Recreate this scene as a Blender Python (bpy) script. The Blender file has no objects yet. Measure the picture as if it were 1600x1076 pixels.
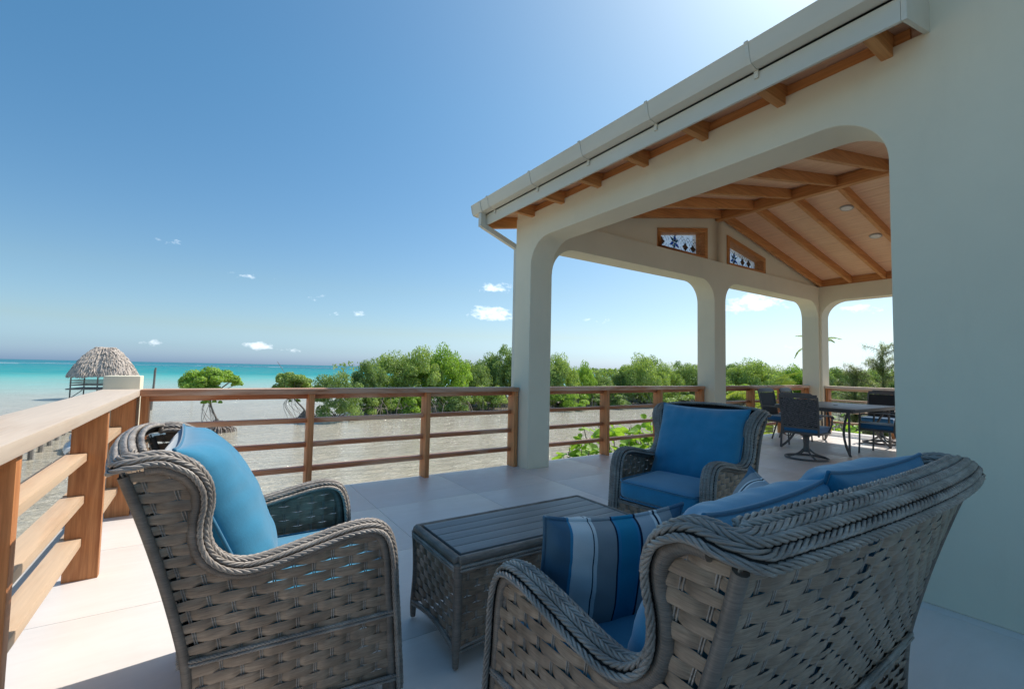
import bpy, bmesh, math, random
from math import sin, cos, pi, radians, sqrt, atan2, exp, floor
from mathutils import Vector, Matrix, noise
R = random.Random(7)
sc = bpy.context.scene
COL = sc.collection

# ------------------------------------------------------------------ camera
EYE = 1.25
yaw, pitch, roll = radians(33.8), radians(3.09), radians(1.17)
f = Vector((sin(yaw)*cos(pitch), cos(yaw)*cos(pitch), sin(pitch)))
r0 = Vector((cos(yaw), -sin(yaw), 0)); u0 = r0.cross(f)
r = r0*cos(roll) + u0*sin(roll); u = u0*cos(roll) - r0*sin(roll)
cam_data = bpy.data.cameras.new('camera'); cam_data.sensor_width = 36.0; cam_data.lens = 16.0
cam_data.clip_start = 0.05; cam_data.clip_end = 20000
cam = bpy.data.objects.new('camera', cam_data); COL.objects.link(cam)
m = Matrix((r, u, -f)).transposed().to_4x4(); m.translation = Vector((0, 0, EYE)); cam.matrix_world = m
sc.camera = cam

# ------------------------------------------------------------------ light
SUN = Vector((0.76, 0.10, 1.0)).normalized()
elev = math.asin(SUN.z); azim = atan2(SUN.x, SUN.y)
W = bpy.data.worlds.new('World'); sc.world = W; W.use_nodes = True
nt = W.node_tree; nt.nodes.clear()
def wn(t, **k):
    n = nt.nodes.new(t)
    for a, b in k.items(): setattr(n, a, b)
    return n
sky = wn('ShaderNodeTexSky', sky_type='NISHITA', sun_disc=False, sun_elevation=elev, sun_rotation=azim,
         altitude=0.0, air_density=1.0, dust_density=1.4, ozone_density=3.0)
bg = wn('ShaderNodeBackground'); bg.inputs['Strength'].default_value = 0.092
out = wn('ShaderNodeOutputWorld')
hs = wn('ShaderNodeHueSaturation'); hs.inputs['Saturation'].default_value = 1.25
tc = wn('ShaderNodeTexCoord'); sz = wn('ShaderNodeSeparateXYZ'); nt.links.new(tc.outputs['Generated'], sz.inputs[0])
tint = wn('ShaderNodeValToRGB'); nt.links.new(sz.outputs[2], tint.inputs[0])
tint.color_ramp.elements[0].position = 0.0; tint.color_ramp.elements[0].color = (.80, 1.02, 1.5, 1)
tint.color_ramp.elements[1].position = 0.5; tint.color_ramp.elements[1].color = (.70, .77, .70, 1)
e_ = tint.color_ramp.elements.new(0.16); e_.color = (.69, .70, .655, 1)
e_ = tint.color_ramp.elements.new(0.03); e_.color = (.67, .82, 1.08, 1)
e_ = tint.color_ramp.elements.new(0.07); e_.color = (.67, .71, .75, 1)
tm = wn('ShaderNodeMixRGB', blend_type='MULTIPLY'); tm.inputs[0].default_value = 1.0
nt.links.new(sky.outputs[0], tm.inputs[1]); nt.links.new(tint.outputs[0], tm.inputs[2]); nt.links.new(tm.outputs[0], hs.inputs['Color'])
# small fair-weather clouds: direction, angular half width, half height, density
CLOUDS = [((775, 450), 34, 9, .8), ((768, 490), 42, 13, 1.0), ((1190, 472), 46, 15, .9), ((1145, 480), 22, 10, .8),
          ((1345, 483), 26, 7, .8), ((404, 540), 20, 7, .9), ((270, 377), 18, 6, .35), ((390, 433), 40, 6, .3),
          ((495, 466), 16, 6, .5), ((560, 489), 12, 5, .6), ((524, 490), 12, 4, .5), ((236, 536), 14, 6, .5),
          ((462, 547), 26, 4, .5), ((1030, 400), 60, 10, .3), ((940, 500), 60, 8, .25), ((1300, 540), 60, 8, .3)]
def vm(op, a, b=None):
    n = wn('ShaderNodeVectorMath', operation=op)
    for i, v in enumerate((a, b)):
        if v is None: continue
        if isinstance(v, (tuple, Vector)): n.inputs[i].default_value = tuple(v)
        else: nt.links.new(v, n.inputs[i])
    return n
def mt(op, a, b=None, c=None, clamp=False):
    n = wn('ShaderNodeMath', operation=op, use_clamp=clamp)
    for i, v in enumerate((a, b, c)):
        if v is None: continue
        if isinstance(v, (int, float)): n.inputs[i].default_value = v
        else: nt.links.new(v, n.inputs[i])
    return n.outputs[0]
acc = None
for (px, py), hw_, hh_, dens in CLOUDS:
    d = (f + r*((px-800)/711) - u*((py-538)/711)).normalized()
    e1 = Vector((d.y, -d.x, 0)).normalized(); e2 = e1.cross(d)
    a_ = vm('DOT_PRODUCT', tc.outputs['Generated'], e1).outputs['Value']
    b_ = vm('DOT_PRODUCT', tc.outputs['Generated'], e2).outputs['Value']
    front = mt('GREATER_THAN', vm('DOT_PRODUCT', tc.outputs['Generated'], d).outputs['Value'], 0.5)
    A2 = mt('POWER', mt('ABSOLUTE', mt('DIVIDE', a_, hw_*1.25/780)), 2.0); B2 = mt('POWER', mt('ABSOLUTE', mt('DIVIDE', b_, hh_*1.35/780)), 2.0)
    g = mt('MULTIPLY', mt('MULTIPLY', mt('SUBTRACT', 1.0, mt('ADD', A2, B2), clamp=True), dens), front)
    acc = g if acc is None else mt('MAXIMUM', acc, g)
cn = wn('ShaderNodeTexNoise'); cn.inputs['Scale'].default_value = 42; cn.inputs['Detail'].default_value = 8; cn.inputs['Roughness'].default_value = .65
mpv = wn('ShaderNodeMapping'); mpv.inputs['Scale'].default_value = (1, 1, 1.9)
nt.links.new(tc.outputs['Generated'], mpv.inputs[0]); nt.links.new(mpv.outputs[0], cn.inputs[0])
cmask = mt('MULTIPLY', mt('SUBTRACT', mt('ADD', acc, mt('MULTIPLY', cn.outputs[0], 2.6)), 1.72), 1.25, clamp=True)
cmask = mt('MULTIPLY', cmask, mt('MINIMUM', mt('MULTIPLY', acc, 4.0), 1.0), clamp=True)
cmask = mt('MULTIPLY', cmask, 0.68)
mix = wn('ShaderNodeMixRGB'); nt.links.new(cmask, mix.inputs[0]); nt.links.new(hs.outputs[0], mix.inputs[1]); mix.inputs[2].default_value = (8.2, 8.5, 8.9, 1)
nt.links.new(mix.outputs[0], bg.inputs[0]); nt.links.new(bg.outputs[0], out.inputs[0])
sd = bpy.data.lights.new('sun', 'SUN'); sd.energy = 2.0; sd.angle = radians(0.55); sd.color = (1.0, 0.94, 0.86)
so = bpy.data.objects.new('sun', sd); COL.objects.link(so); so.rotation_euler = SUN.to_track_quat('Z', 'Y').to_euler(); so.location = (0, 0, 30)
sc.view_settings.view_transform = 'Standard'; sc.view_settings.look = 'None'; sc.view_settings.gamma = 1
sc.view_settings.use_curve_mapping = False; sc.view_settings.exposure = 1.22
sc.cycles.max_bounces = 10; sc.cycles.diffuse_bounces = 8; sc.cycles.transparent_max_bounces = 8

# ------------------------------------------------------------------ materials
MATS = {}
def mat(name, base, rough=.6, spec=.5, metal=0.0):
    m = bpy.data.materials.new(name); m.use_nodes = True; MATS[name] = m
    p = m.node_tree.nodes['Principled BSDF']
    p.inputs['Base Color'].default_value = (*base, 1); p.inputs['Roughness'].default_value = rough
    p.inputs['Specular IOR Level'].default_value = spec; p.inputs['Metallic'].default_value = metal
    return m, m.node_tree, p
def N(t, typ, **k):
    n = t.nodes.new(typ)
    for a, b in k.items(): setattr(n, a, b)
    return n
def noise_tex(t, scale=(1, 1, 1), detail=4, rough=.55, coord='Object', s=1.0, dist=0.0, rnd=False):
    c = N(t, 'ShaderNodeTexCoord'); mp = N(t, 'ShaderNodeMapping'); mp.inputs['Scale'].default_value = scale
    t.links.new(c.outputs[coord], mp.inputs[0])
    if rnd:
        oi = N(t, 'ShaderNodeObjectInfo'); mu = N(t, 'ShaderNodeMath', operation='MULTIPLY'); mu.inputs[1].default_value = 37.0
        t.links.new(oi.outputs['Random'], mu.inputs[0]); t.links.new(mu.outputs[0], mp.inputs['Location'])
    n = N(t, 'ShaderNodeTexNoise'); n.inputs['Scale'].default_value = s; n.inputs['Detail'].default_value = detail
    n.inputs['Roughness'].default_value = rough; n.inputs['Distortion'].default_value = dist
    t.links.new(mp.outputs[0], n.inputs['Vector']); return n
def ramp(t, src, stops, interp='LINEAR'):
    rr = N(t, 'ShaderNodeValToRGB'); cr = rr.color_ramp; cr.interpolation = interp
    while len(cr.elements) < len(stops): cr.elements.new(0.5)
    for e, (p, c) in zip(cr.elements, stops): e.position = p; e.color = (*c, 1) if len(c) == 3 else c
    t.links.new(src, rr.inputs[0]); return rr
def bump(t, p, src, strength=.2, dist=.002):
    b = N(t, 'ShaderNodeBump'); b.inputs['Strength'].default_value = strength; b.inputs['Distance'].default_value = dist
    t.links.new(src, b.inputs['Height']); t.links.new(b.outputs[0], p.inputs['Normal']); return b
def mixc(t, fac, a, b, blend='MIX'):
    n = N(t, 'ShaderNodeMixRGB', blend_type=blend)
    for i, v in enumerate((fac, a, b)):
        if isinstance(v, (int, float)): n.inputs[i].default_value = v
        elif isinstance(v, tuple): n.inputs[i].default_value = (*v, 1)
        else: t.links.new(v, n.inputs[i])
    return n.outputs[0]

def wood(name, ax, dark, light, pale=None, rough=.55, pale_amt=0.0, g=1.0):
    m, t, p = mat(name, light, rough, .35)
    sc_ = [16*g, 16*g, 16*g]; sc_[ax] = 1.1*g
    n1 = noise_tex(t, tuple(sc_), 8, .6, dist=1.6, rnd=True)
    c = ramp(t, n1.outputs[0], [(.30, dark), (.68, light)]).outputs[0]
    s2 = [70*g]*3; s2[ax] = 2.5*g
    n2 = noise_tex(t, tuple(s2), 5, .7, rnd=True)
    c = mixc(t, .30, c, ramp(t, n2.outputs[0], [(.35, tuple(x*.45 for x in dark)), (.7, tuple(min(1, x*1.25) for x in light))]).outputs[0])
    if pale:
        s3 = [5]*3; s3[ax] = .8
        n3 = noise_tex(t, tuple(s3), 5, .6, dist=.8, rnd=True)
        fac = ramp(t, n3.outputs[0], [(.62-pale_amt*.5, (0, 0, 0)), (.72-pale_amt*.25, (1, 1, 1))]).outputs[0]
        c = mixc(t, fac, c, pale)
        c = mixc(t, .35, c, ramp(t, n2.outputs[0], [(.3, tuple(x*.6 for x in pale)), (.7, pale)]).outputs[0]) if pale_amt > .5 else c
    oi = N(t, 'ShaderNodeObjectInfo'); v = N(t, 'ShaderNodeMapRange'); v.inputs[3].default_value = .86; v.inputs[4].default_value = 1.12
    t.links.new(oi.outputs['Random'], v.inputs[0])
    c2 = N(t, 'ShaderNodeVectorMath', operation='SCALE'); t.links.new(c, c2.inputs[0]); t.links.new(v.outputs[0], c2.inputs['Scale'])
    t.links.new(c2.outputs[0], p.inputs['Base Color']); bump(t, p, n2.outputs[0], .25, .0015)
    return m
OR_D, OR_L = (.30, .10, .032), (.60, .26, .10)
PALE = (.66, .50, .36)
WOODX = wood('teak_x', 0, OR_D, OR_L); WOODY = wood('teak_y', 1, OR_D, OR_L); WOODZ = wood('teak_z', 2, (.42, .14, .045), (.74, .34, .14))
CAPX = wood('weathered_cap_x', 0, (.38, .14, .06), (.64, .31, .17), (.74, .52, .38), .55, .45)
CAPY = wood('weathered_cap_y', 1, (.42, .24, .13), (.60, .40, .26), (.68, .56, .45), .6, .95)
SLATY = wood('weathered_slat_y', 1, (.50, .24, .10), (.66, .38, .19), (.68, .50, .34), .55, .8)
SLATX = wood('slat_x', 0, (.40, .12, .045), (.66, .27, .12), (.70, .42, .26), .5, .25)
RAFT = wood('rafter_wood', 0, (.46, .18, .055), (.68, .33, .12), g=.7)
BEAMY = wood('beam_wood', 1, (.46, .18, .055), (.68, .33, .12), g=.7)
BOARD = wood('ceiling_pine', 1, (.76, .44, .26), (.88, .58, .38), rough=.5, g=.8)
GREYWOOD = wood('weathered_grey_wood', 0, (.16, .14, .12), (.34, .31, .28))

def stucco(name, base):
    m, t, p = mat(name, base, .78, .25)
    n1 = noise_tex(t, (1, 1, 1), 6, .6, 'Object', 1.1)
    c = ramp(t, n1.outputs[0], [(.3, tuple(x*.95 for x in base)), (.7, tuple(min(1, x*1.03) for x in base))]).outputs[0]
    n3 = noise_tex(t, (1.5, 1.5, .35), 6, .7, 'Object', 2.2)
    c = mixc(t, ramp(t, n3.outputs[0], [(.55, (0, 0, 0)), (.80, (.14, .14, .14))]).outputs[0], c, tuple(x*.62 for x in base))
    t.links.new(c, p.inputs['Base Color'])
    n2 = noise_tex(t, (1, 1, 1), 8, .7, 'Object', 34); n6 = noise_tex(t, (1, 1, 1), 4, .6, 'Object', 3.5, 1.2)
    ad = N(t, 'ShaderNodeMath', operation='MULTIPLY_ADD'); ad.inputs[1].default_value = 4.0; t.links.new(n6.outputs[0], ad.inputs[0]); t.links.new(n2.outputs[0], ad.inputs[2]); bump(t, p, ad.outputs[0], .28, .002)
    return m
STUC = stucco('cream_stucco', (.80, .74, .575))
TRIM, t, p = mat('painted_trim', (.68, .65, .55), .45, .4)
n1 = noise_tex(t, (4, 1, 4), 4, .5); t.links.new(ramp(t, n1.outputs[0], [(.3, (.64, .61, .51)), (.7, (.71, .68, .58))]).outputs[0], p.inputs['Base Color'])

TILE, t, p = mat('porcelain_tile', (.62, .57, .52), .38, .4)
n1 = noise_tex(t, (1, 1, 1), 7, .6, 'Object', 2.0, .6, True); n2 = noise_tex(t, (.6, 3, 1), 6, .65, 'Object', 3.2, 1.0, True)
c = ramp(t, n1.outputs[0], [(.3, (.76, .70, .65)), (.7, (.82, .765, .72))]).outputs[0]
oi = N(t, 'ShaderNodeObjectInfo'); c = mixc(t, ramp(t, oi.outputs['Random'], [(0, (0, 0, 0)), (1, (.16, .16, .16))]).outputs[0], c, (.62, .57, .53))
c = mixc(t, .35, c, ramp(t, n2.outputs[0], [(.35, (.73, .67, .62)), (.65, (.84, .79, .75))]).outputs[0])
n5 = noise_tex(t, (1, 1, 1), 5, .7, 'Object', 9); t.links.new(c, p.inputs['Base Color'])
t.links.new(ramp(t, n5.outputs[0], [(.3, (.30, .30, .30)), (.7, (.5, .5, .5))]).outputs[0], p.inputs['Roughness']); bump(t, p, n5.outputs[0], .04, .001)
GROUT, t, p = mat('grout', (.64, .60, .56), .9, .2)
CONC, t, p = mat('concrete_slab', (.60, .57, .52), .85, .2)
n1 = noise_tex(t, (1, 1, 1), 6, .6, 'Object', 3); t.links.new(ramp(t, n1.outputs[0], [(.3, (.52, .49, .44)), (.7, (.64, .61, .56))]).outputs[0], p.inputs['Base Color'])

def wicker(name, a, b, rough=.45):
    m, t, p = mat(name, b, rough, .5)
    n1 = noise_tex(t, (1, 1, 7), 5, .65, 'Object', 22, .4)
    n2 = noise_tex(t, (3, 3, 60), 4, .7, 'Object', 5)
    n3 = noise_tex(t, (1, 1, 1), 2, .5, 'Object', 9)
    c = ramp(t, n1.outputs[0], [(.32, a), (.66, b)]).outputs[0]
    c = mixc(t, .45, c, ramp(t, n2.outputs[0], [(.3, tuple(x*.55 for x in a)), (.72, tuple(x*1.25 for x in b))]).outputs[0])
    c = mixc(t, ramp(t, n3.outputs[0], [(.42, (0, 0, 0)), (.62, (.5, .5, .5))]).outputs[0], c, tuple(x*.62 for x in a))
    t.links.new(c, p.inputs['Base Color']); bump(t, p, n2.outputs[0], .2, .0006); return m
STRAND = wicker('wicker_strand', (.205, .14, .095), (.47, .345, .245), .34)
ROPE = wicker('wicker_rope', (.22, .185, .16), (.52, .46, .40), .38)
WRAP = wicker('wicker_wrap', (.15, .12, .095), (.29, .24, .20))
DARKW, t, p = mat('dark_wicker_core', (.028, .024, .022), .8, .2)

def fabric(name, base, rough=.85):
    m, t, p = mat(name, base, rough, .25)
    p.inputs['Sheen Weight'].default_value = .6; p.inputs['Sheen Roughness'].default_value = .5
    n1 = noise_tex(t, (1, 1, 1), 4, .6, 'Object', 9); n2 = noise_tex(t, (900, 90, 90), 2, .5, 'Object', 1); n3 = noise_tex(t, (90, 900, 900), 2, .5, 'Object', 1)
    c = ramp(t, n1.outputs[0], [(.3, tuple(x*.9 for x in base)), (.7, tuple(min(1, x*1.08) for x in base))]).outputs[0]
    w = mixc(t, .5, n2.outputs[0], n3.outputs[0])
    c = mixc(t, .30, c, ramp(t, w, [(.35, tuple(x*.6 for x in base)), (.65, tuple(x*1.35 for x in base))]).outputs[0])
    t.links.new(c, p.inputs['Base Color']); bump(t, p, w, .25, .0006); return m
BLUE = fabric('blue_canvas', (.026, .235, .40)); PIPE = fabric('blue_piping', (.018, .165, .29))
DBLUE = fabric('dining_blue_canvas', (.02, .13, .29))
STRIPE, t, p = mat('striped_canvas', (.5, .5, .5), .85, .25)
tcx = N(t, 'ShaderNodeTexCoord'); sp = N(t, 'ShaderNodeSeparateXYZ'); t.links.new(tcx.outputs['Object'], sp.inputs[0])
mr = N(t, 'ShaderNodeMapRange'); mr.inputs[1].default_value = -.25; mr.inputs[2].default_value = .25; t.links.new(sp.outputs[0], mr.inputs[0])
nv, wh, gy, bl, te, lg, sb, mb = (.015, .022, .05), (.88, .87, .84), (.40, .40, .40), (.03, .16, .36), (.03, .30, .46), (.50, .54, .57), (.10, .19, .27), (.06, .30, .50)
st = [(0, sb), (.13, mb), (.145, wh), (.275, nv), (.285, wh), (.305, gy), (.445, nv), (.455, mb), (.475, te), (.60, mb), (.615, nv), (.63, lg), (.745, wh), (.762, nv), (.778, wh), (.80, gy), (.90, sb)]
cr = ramp(t, mr.outputs[0], st, 'CONSTANT')
n2 = noise_tex(t, (700, 700, 700), 2, .5); c = mixc(t, .25, cr.outputs[0], mixc(t, 1.0, cr.outputs[0], n2.outputs[0], 'MULTIPLY'))
t.links.new(c, p.inputs['Base Color']); bump(t, p, n2.outputs[0], .2, .0005)

METAL, t, p = mat('bronze_powder_coat', (.10, .095, .093), .45, .5)
n1 = noise_tex(t, (1, 1, 1), 4, .6, 'Object', 60); t.links.new(ramp(t, n1.outputs[0], [(.3, (.085, .08, .078)), (.7, (.13, .122, .12))]).outputs[0], p.inputs['Base Color'])
SLING, t, p = mat('woven_sling', (.075, .068, .072), .5, .5)
n1 = noise_tex(t, (1, 1, 1), 3, .6, 'Object', 40); t.links.new(ramp(t, n1.outputs[0], [(.3, (.05, .045, .048)), (.7, (.17, .155, .16))]).outputs[0], p.inputs['Base Color'])
PLANK, t, p = mat('grey_table_plank', (.07, .07, .075), .42, .5)
n1 = noise_tex(t, (2, 60, 60), 6, .7, rnd=True); t.links.new(ramp(t, n1.outputs[0], [(.3, (.15, .145, .145)), (.7, (.24, .235, .235))]).outputs[0], p.inputs['Base Color']); bump(t, p, n1.outputs[0], .35, .001)
WHITE, t, p = mat('white_gelcoat', (.78, .78, .78), .3, .5)
BLACK, t, p = mat('black_rubber', (.02, .02, .022), .6, .4)
GREYP, t, p = mat('grey_plastic', (.35, .38, .4), .5, .4)
DIFF, t, p = mat('light_diffuser', (.78, .76, .72), .4, .4)
RIM, t, p = mat('light_rim', (.45, .44, .42), .35, .5)
LEAD, t, p = mat('lead_came', (.05, .055, .06), .5, .5)
def glass(name, base, alpha=.75):
    m, t, p = mat(name, base, .25, .5)
    p.inputs['Transmission Weight'].default_value = 0
    tr = N(t, 'ShaderNodeBsdfTranslucent'); tr.inputs[0].default_value = (*[min(1, x*1.1) for x in base], 1)
    tp = N(t, 'ShaderNodeBsdfTransparent'); tp.inputs[0].default_value = (*[min(1, x*1.05+.02) for x in base], 1)
    ad = N(t, 'ShaderNodeMixShader'); ad.inputs[0].default_value = .5; t.links.new(tr.outputs[0], ad.inputs[1]); t.links.new(tp.outputs[0], ad.inputs[2])
    m2 = N(t, 'ShaderNodeMixShader'); m2.inputs[0].default_value = alpha; t.links.new(p.outputs[0], m2.inputs[1]); t.links.new(ad.outputs[0], m2.inputs[2])
    t.links.new(m2.outputs[0], t.nodes['Material Output'].inputs[0]); return m
G_WHITE = glass('frosted_glass', (.80, .84, .90), .88); G_BLUE = glass('blue_glass', (.02, .25, .72), .6); G_TEAL = glass('teal_glass', (.03, .34, .45), .6); G_BROWN = glass('brown_glass', (.16, .12, .10), .3)

def leafmat(name, c1, c2, tr=.35, scale=1.2, rough=.5):
    m, t, p = mat(name, c1, rough, .35)
    n1 = noise_tex(t, (1, 1, 1), 3, .6, 'Object', scale, 0, True)
    oi = N(t, 'ShaderNodeNewGeometry')
    c = ramp(t, n1.outputs[0], [(.3, c1), (.7, c2)]).outputs[0]
    v = N(t, 'ShaderNodeMapRange'); v.inputs[3].default_value = .7; v.inputs[4].default_value = 1.35; t.links.new(oi.outputs['Random Per Island'], v.inputs[0])
    c2_ = N(t, 'ShaderNodeVectorMath', operation='SCALE'); t.links.new(c, c2_.inputs[0]); t.links.new(v.outputs[0], c2_.inputs['Scale'])
    t.links.new(c2_.outputs[0], p.inputs['Base Color'])
    tl = N(t, 'ShaderNodeBsdfTranslucent'); hh = N(t, 'ShaderNodeMixRGB', blend_type='MULTIPLY'); hh.inputs[0].default_value = 1; hh.inputs[2].default_value = (1.5, 1.5, .6, 1)
    t.links.new(c2_.outputs[0], hh.inputs[1]); t.links.new(hh.outputs[0], tl.inputs[0])
    mx = N(t, 'ShaderNodeMixShader'); mx.inputs[0].default_value = tr; t.links.new(p.outputs[0], mx.inputs[1]); t.links.new(tl.outputs[0], mx.inputs[2])
    t.links.new(mx.outputs[0], t.nodes['Material Output'].inputs[0]); return m
MANG = [leafmat('mangrove_leaf', (.25, .35, .10), (.41, .51, .18)), leafmat('mangrove_leaf_dark', (.18, .27, .10), (.29, .39, .14)), leafmat('mangrove_leaf_bright', (.23, .37, .06), (.38, .53, .11))]
SEAGR = leafmat('sea_grape_leaf', (.18, .33, .05), (.32, .48, .09), .4, 3)
PALMF = leafmat('palm_leaf', (.20, .29, .06), (.38, .44, .10), .4, 3)
CASU = leafmat('casuarina_needle', (.17, .22, .09), (.28, .33, .14), .3, 2)
BARK, t, p = mat('grey_bark', (.20, .17, .15), .9, .2)
n1 = noise_tex(t, (1, 1, .3), 5, .6, 'Object', 7); t.links.new(ramp(t, n1.outputs[0], [(.3, (.14, .115, .10)), (.7, (.30, .26, .23))]).outputs[0], p.inputs['Base Color'])
ROOT, t, p = mat('root_bark', (.30, .25, .22), .9, .2)
THATCH, t, p = mat('palm_thatch', (.36, .30, .26), .95, .1)
n1 = noise_tex(t, (1, 1, 1), 5, .7, 'Object', 3); n2 = noise_tex(t, (8, 8, 1.5), 4, .7, 'Object', 2)
c = ramp(t, n1.outputs[0], [(.3, (.46, .37, .30)), (.7, (.72, .62, .53))]).outputs[0]
c = mixc(t, .5, c, ramp(t, n2.outputs[0], [(.3, (.34, .28, .24)), (.7, (.72, .66, .60))]).outputs[0]); t.links.new(c, p.inputs['Base Color'])
ROOFM, t, p = mat('metal_roofing', (.5, .5, .48), .4, .5)
FOAM, t, p = mat('sea_foam', (.85, .87, .88), .7, .3)
MUD, t, p = mat('wet_mud', (.17, .14, .10), .7, .3)

WATER, t, p = mat('lagoon_water', (.3, .35, .3), .16, .5)
p.inputs['IOR'].default_value = 1.33; p.inputs['Specular IOR Level'].default_value = .13
tw = N(t, 'ShaderNodeTexCoord'); ln = N(t, 'ShaderNodeVectorMath', operation='LENGTH'); t.links.new(tw.outputs['Object'], ln.inputs[0])
nn = noise_tex(t, (1, .35, 1), 5, .6, 'Object', .012); nm = N(t, 'ShaderNodeMath', operation='MULTIPLY_ADD'); nm.inputs[1].default_value = .5; nm.inputs[2].default_value = .75
t.links.new(nn.outputs[0], nm.inputs[0]); mm = N(t, 'ShaderNodeMath', operation='MULTIPLY'); t.links.new(ln.outputs['Value'], mm.inputs[0]); t.links.new(nm.outputs[0], mm.inputs[1])
lg_ = N(t, 'ShaderNodeMath', operation='LOGARITHM'); lg_.inputs[1].default_value = 10; t.links.new(mm.outputs[0], lg_.inputs[0])
md = N(t, 'ShaderNodeMath', operation='DIVIDE'); md.inputs[1].default_value = 3.5; t.links.new(lg_.outputs[0], md.inputs[0])
L10 = lambda d: math.log10(d)/3.5
c = ramp(t, md.outputs[0], [(L10(8), (.55, .49, .37)), (L10(38), (.56, .49, .37)), (L10(62), (.55, .51, .42)), (L10(88), (.46, .50, .44)),
                            (L10(125), (.30, .50, .46)), (L10(200), (.10, .42, .41)), (L10(270), (.006, .28, .31)), (L10(700), (.003, .22, .28)), (L10(2500), (.004, .17, .25))]).outputs[0]
n4 = noise_tex(t, (1, 1, 1), 6, .65, 'Object', .12, .5); c = mixc(t, ramp(t, n4.outputs[0], [(.4, (0, 0, 0)), (.75, (.35, .35, .35))]).outputs[0], c, (.32, .31, .24))
wc = noise_tex(t, (.35, 1.6, 1), 5, .72, 'Object', .09); far = ramp(t, md.outputs[0], [(L10(70), (0, 0, 0)), (L10(150), (1, 1, 1))]).outputs[0]
wm = mixc(t, 1.0, ramp(t, wc.outputs[0], [(.735, (0, 0, 0)), (.77, (1, 1, 1))]).outputs[0], far, 'MULTIPLY'); c = mixc(t, wm, c, (.8, .83, .83))
t.links.new(c, p.inputs['Base Color'])
spv = ramp(t, md.outputs[0], [(L10(25), (.60, .60, .60)), (L10(90), (.22, .22, .22)), (L10(260), (.07, .07, .07))]); t.links.new(spv.outputs[0], p.inputs['Specular IOR Level']); p.inputs['Roughness'].default_value = .06
def ripple(sx, sy, sc_n, det, dist):
    n = noise_tex(t, (sx, sy, 1), det, .58, 'Object', sc_n, dist); n.inputs['Vector'].links[0].from_node.inputs['Rotation'].default_value = (0, 0, radians(28)); return n
b1 = ripple(.55, 2.0, .9, 5, 1.2); b2 = ripple(.30, 1.1, .35, 4, .8); b3 = ripple(1.2, 3.2, 2.2, 3, .6)
ba = N(t, 'ShaderNodeMath', operation='ADD'); t.links.new(b1.outputs[0], ba.inputs[0]); t.links.new(b2.outputs[0], ba.inputs[1])
bb_ = N(t, 'ShaderNodeMath', operation='MULTIPLY_ADD'); bb_.inputs[1].default_value = .35; t.links.new(b3.outputs[0], bb_.inputs[0]); t.links.new(ba.outputs[0], bb_.inputs[2])
bmp = bump(t, p, bb_.outputs[0], 1.0, .42)
# whitish ripple shimmer painted into the water colour as pale streaks along the crests
t.links.new(mixc(t, ramp(t, b1.outputs[0], [(.50, (0, 0, 0)), (.70, (.45, .45, .45))]).outputs[0], c, mixc(t, .5, c, (.80, .78, .70))), p.inputs['Base Color'])
dfs = N(t, 'ShaderNodeBsdfDiffuse'); t.links.new(c, dfs.inputs[0])
mxw = N(t, 'ShaderNodeMixShader'); t.links.new(ramp(t, md.outputs[0], [(L10(50), (.02, .02, .02)), (L10(110), (.45, .45, .45)), (L10(240), (.86, .86, .86))]).outputs[0], mxw.inputs[0])
t.links.new(p.outputs[0], mxw.inputs[1]); t.links.new(dfs.outputs[0], mxw.inputs[2]); t.links.new(mxw.outputs[0], t.nodes['Material Output'].inputs[0])

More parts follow.
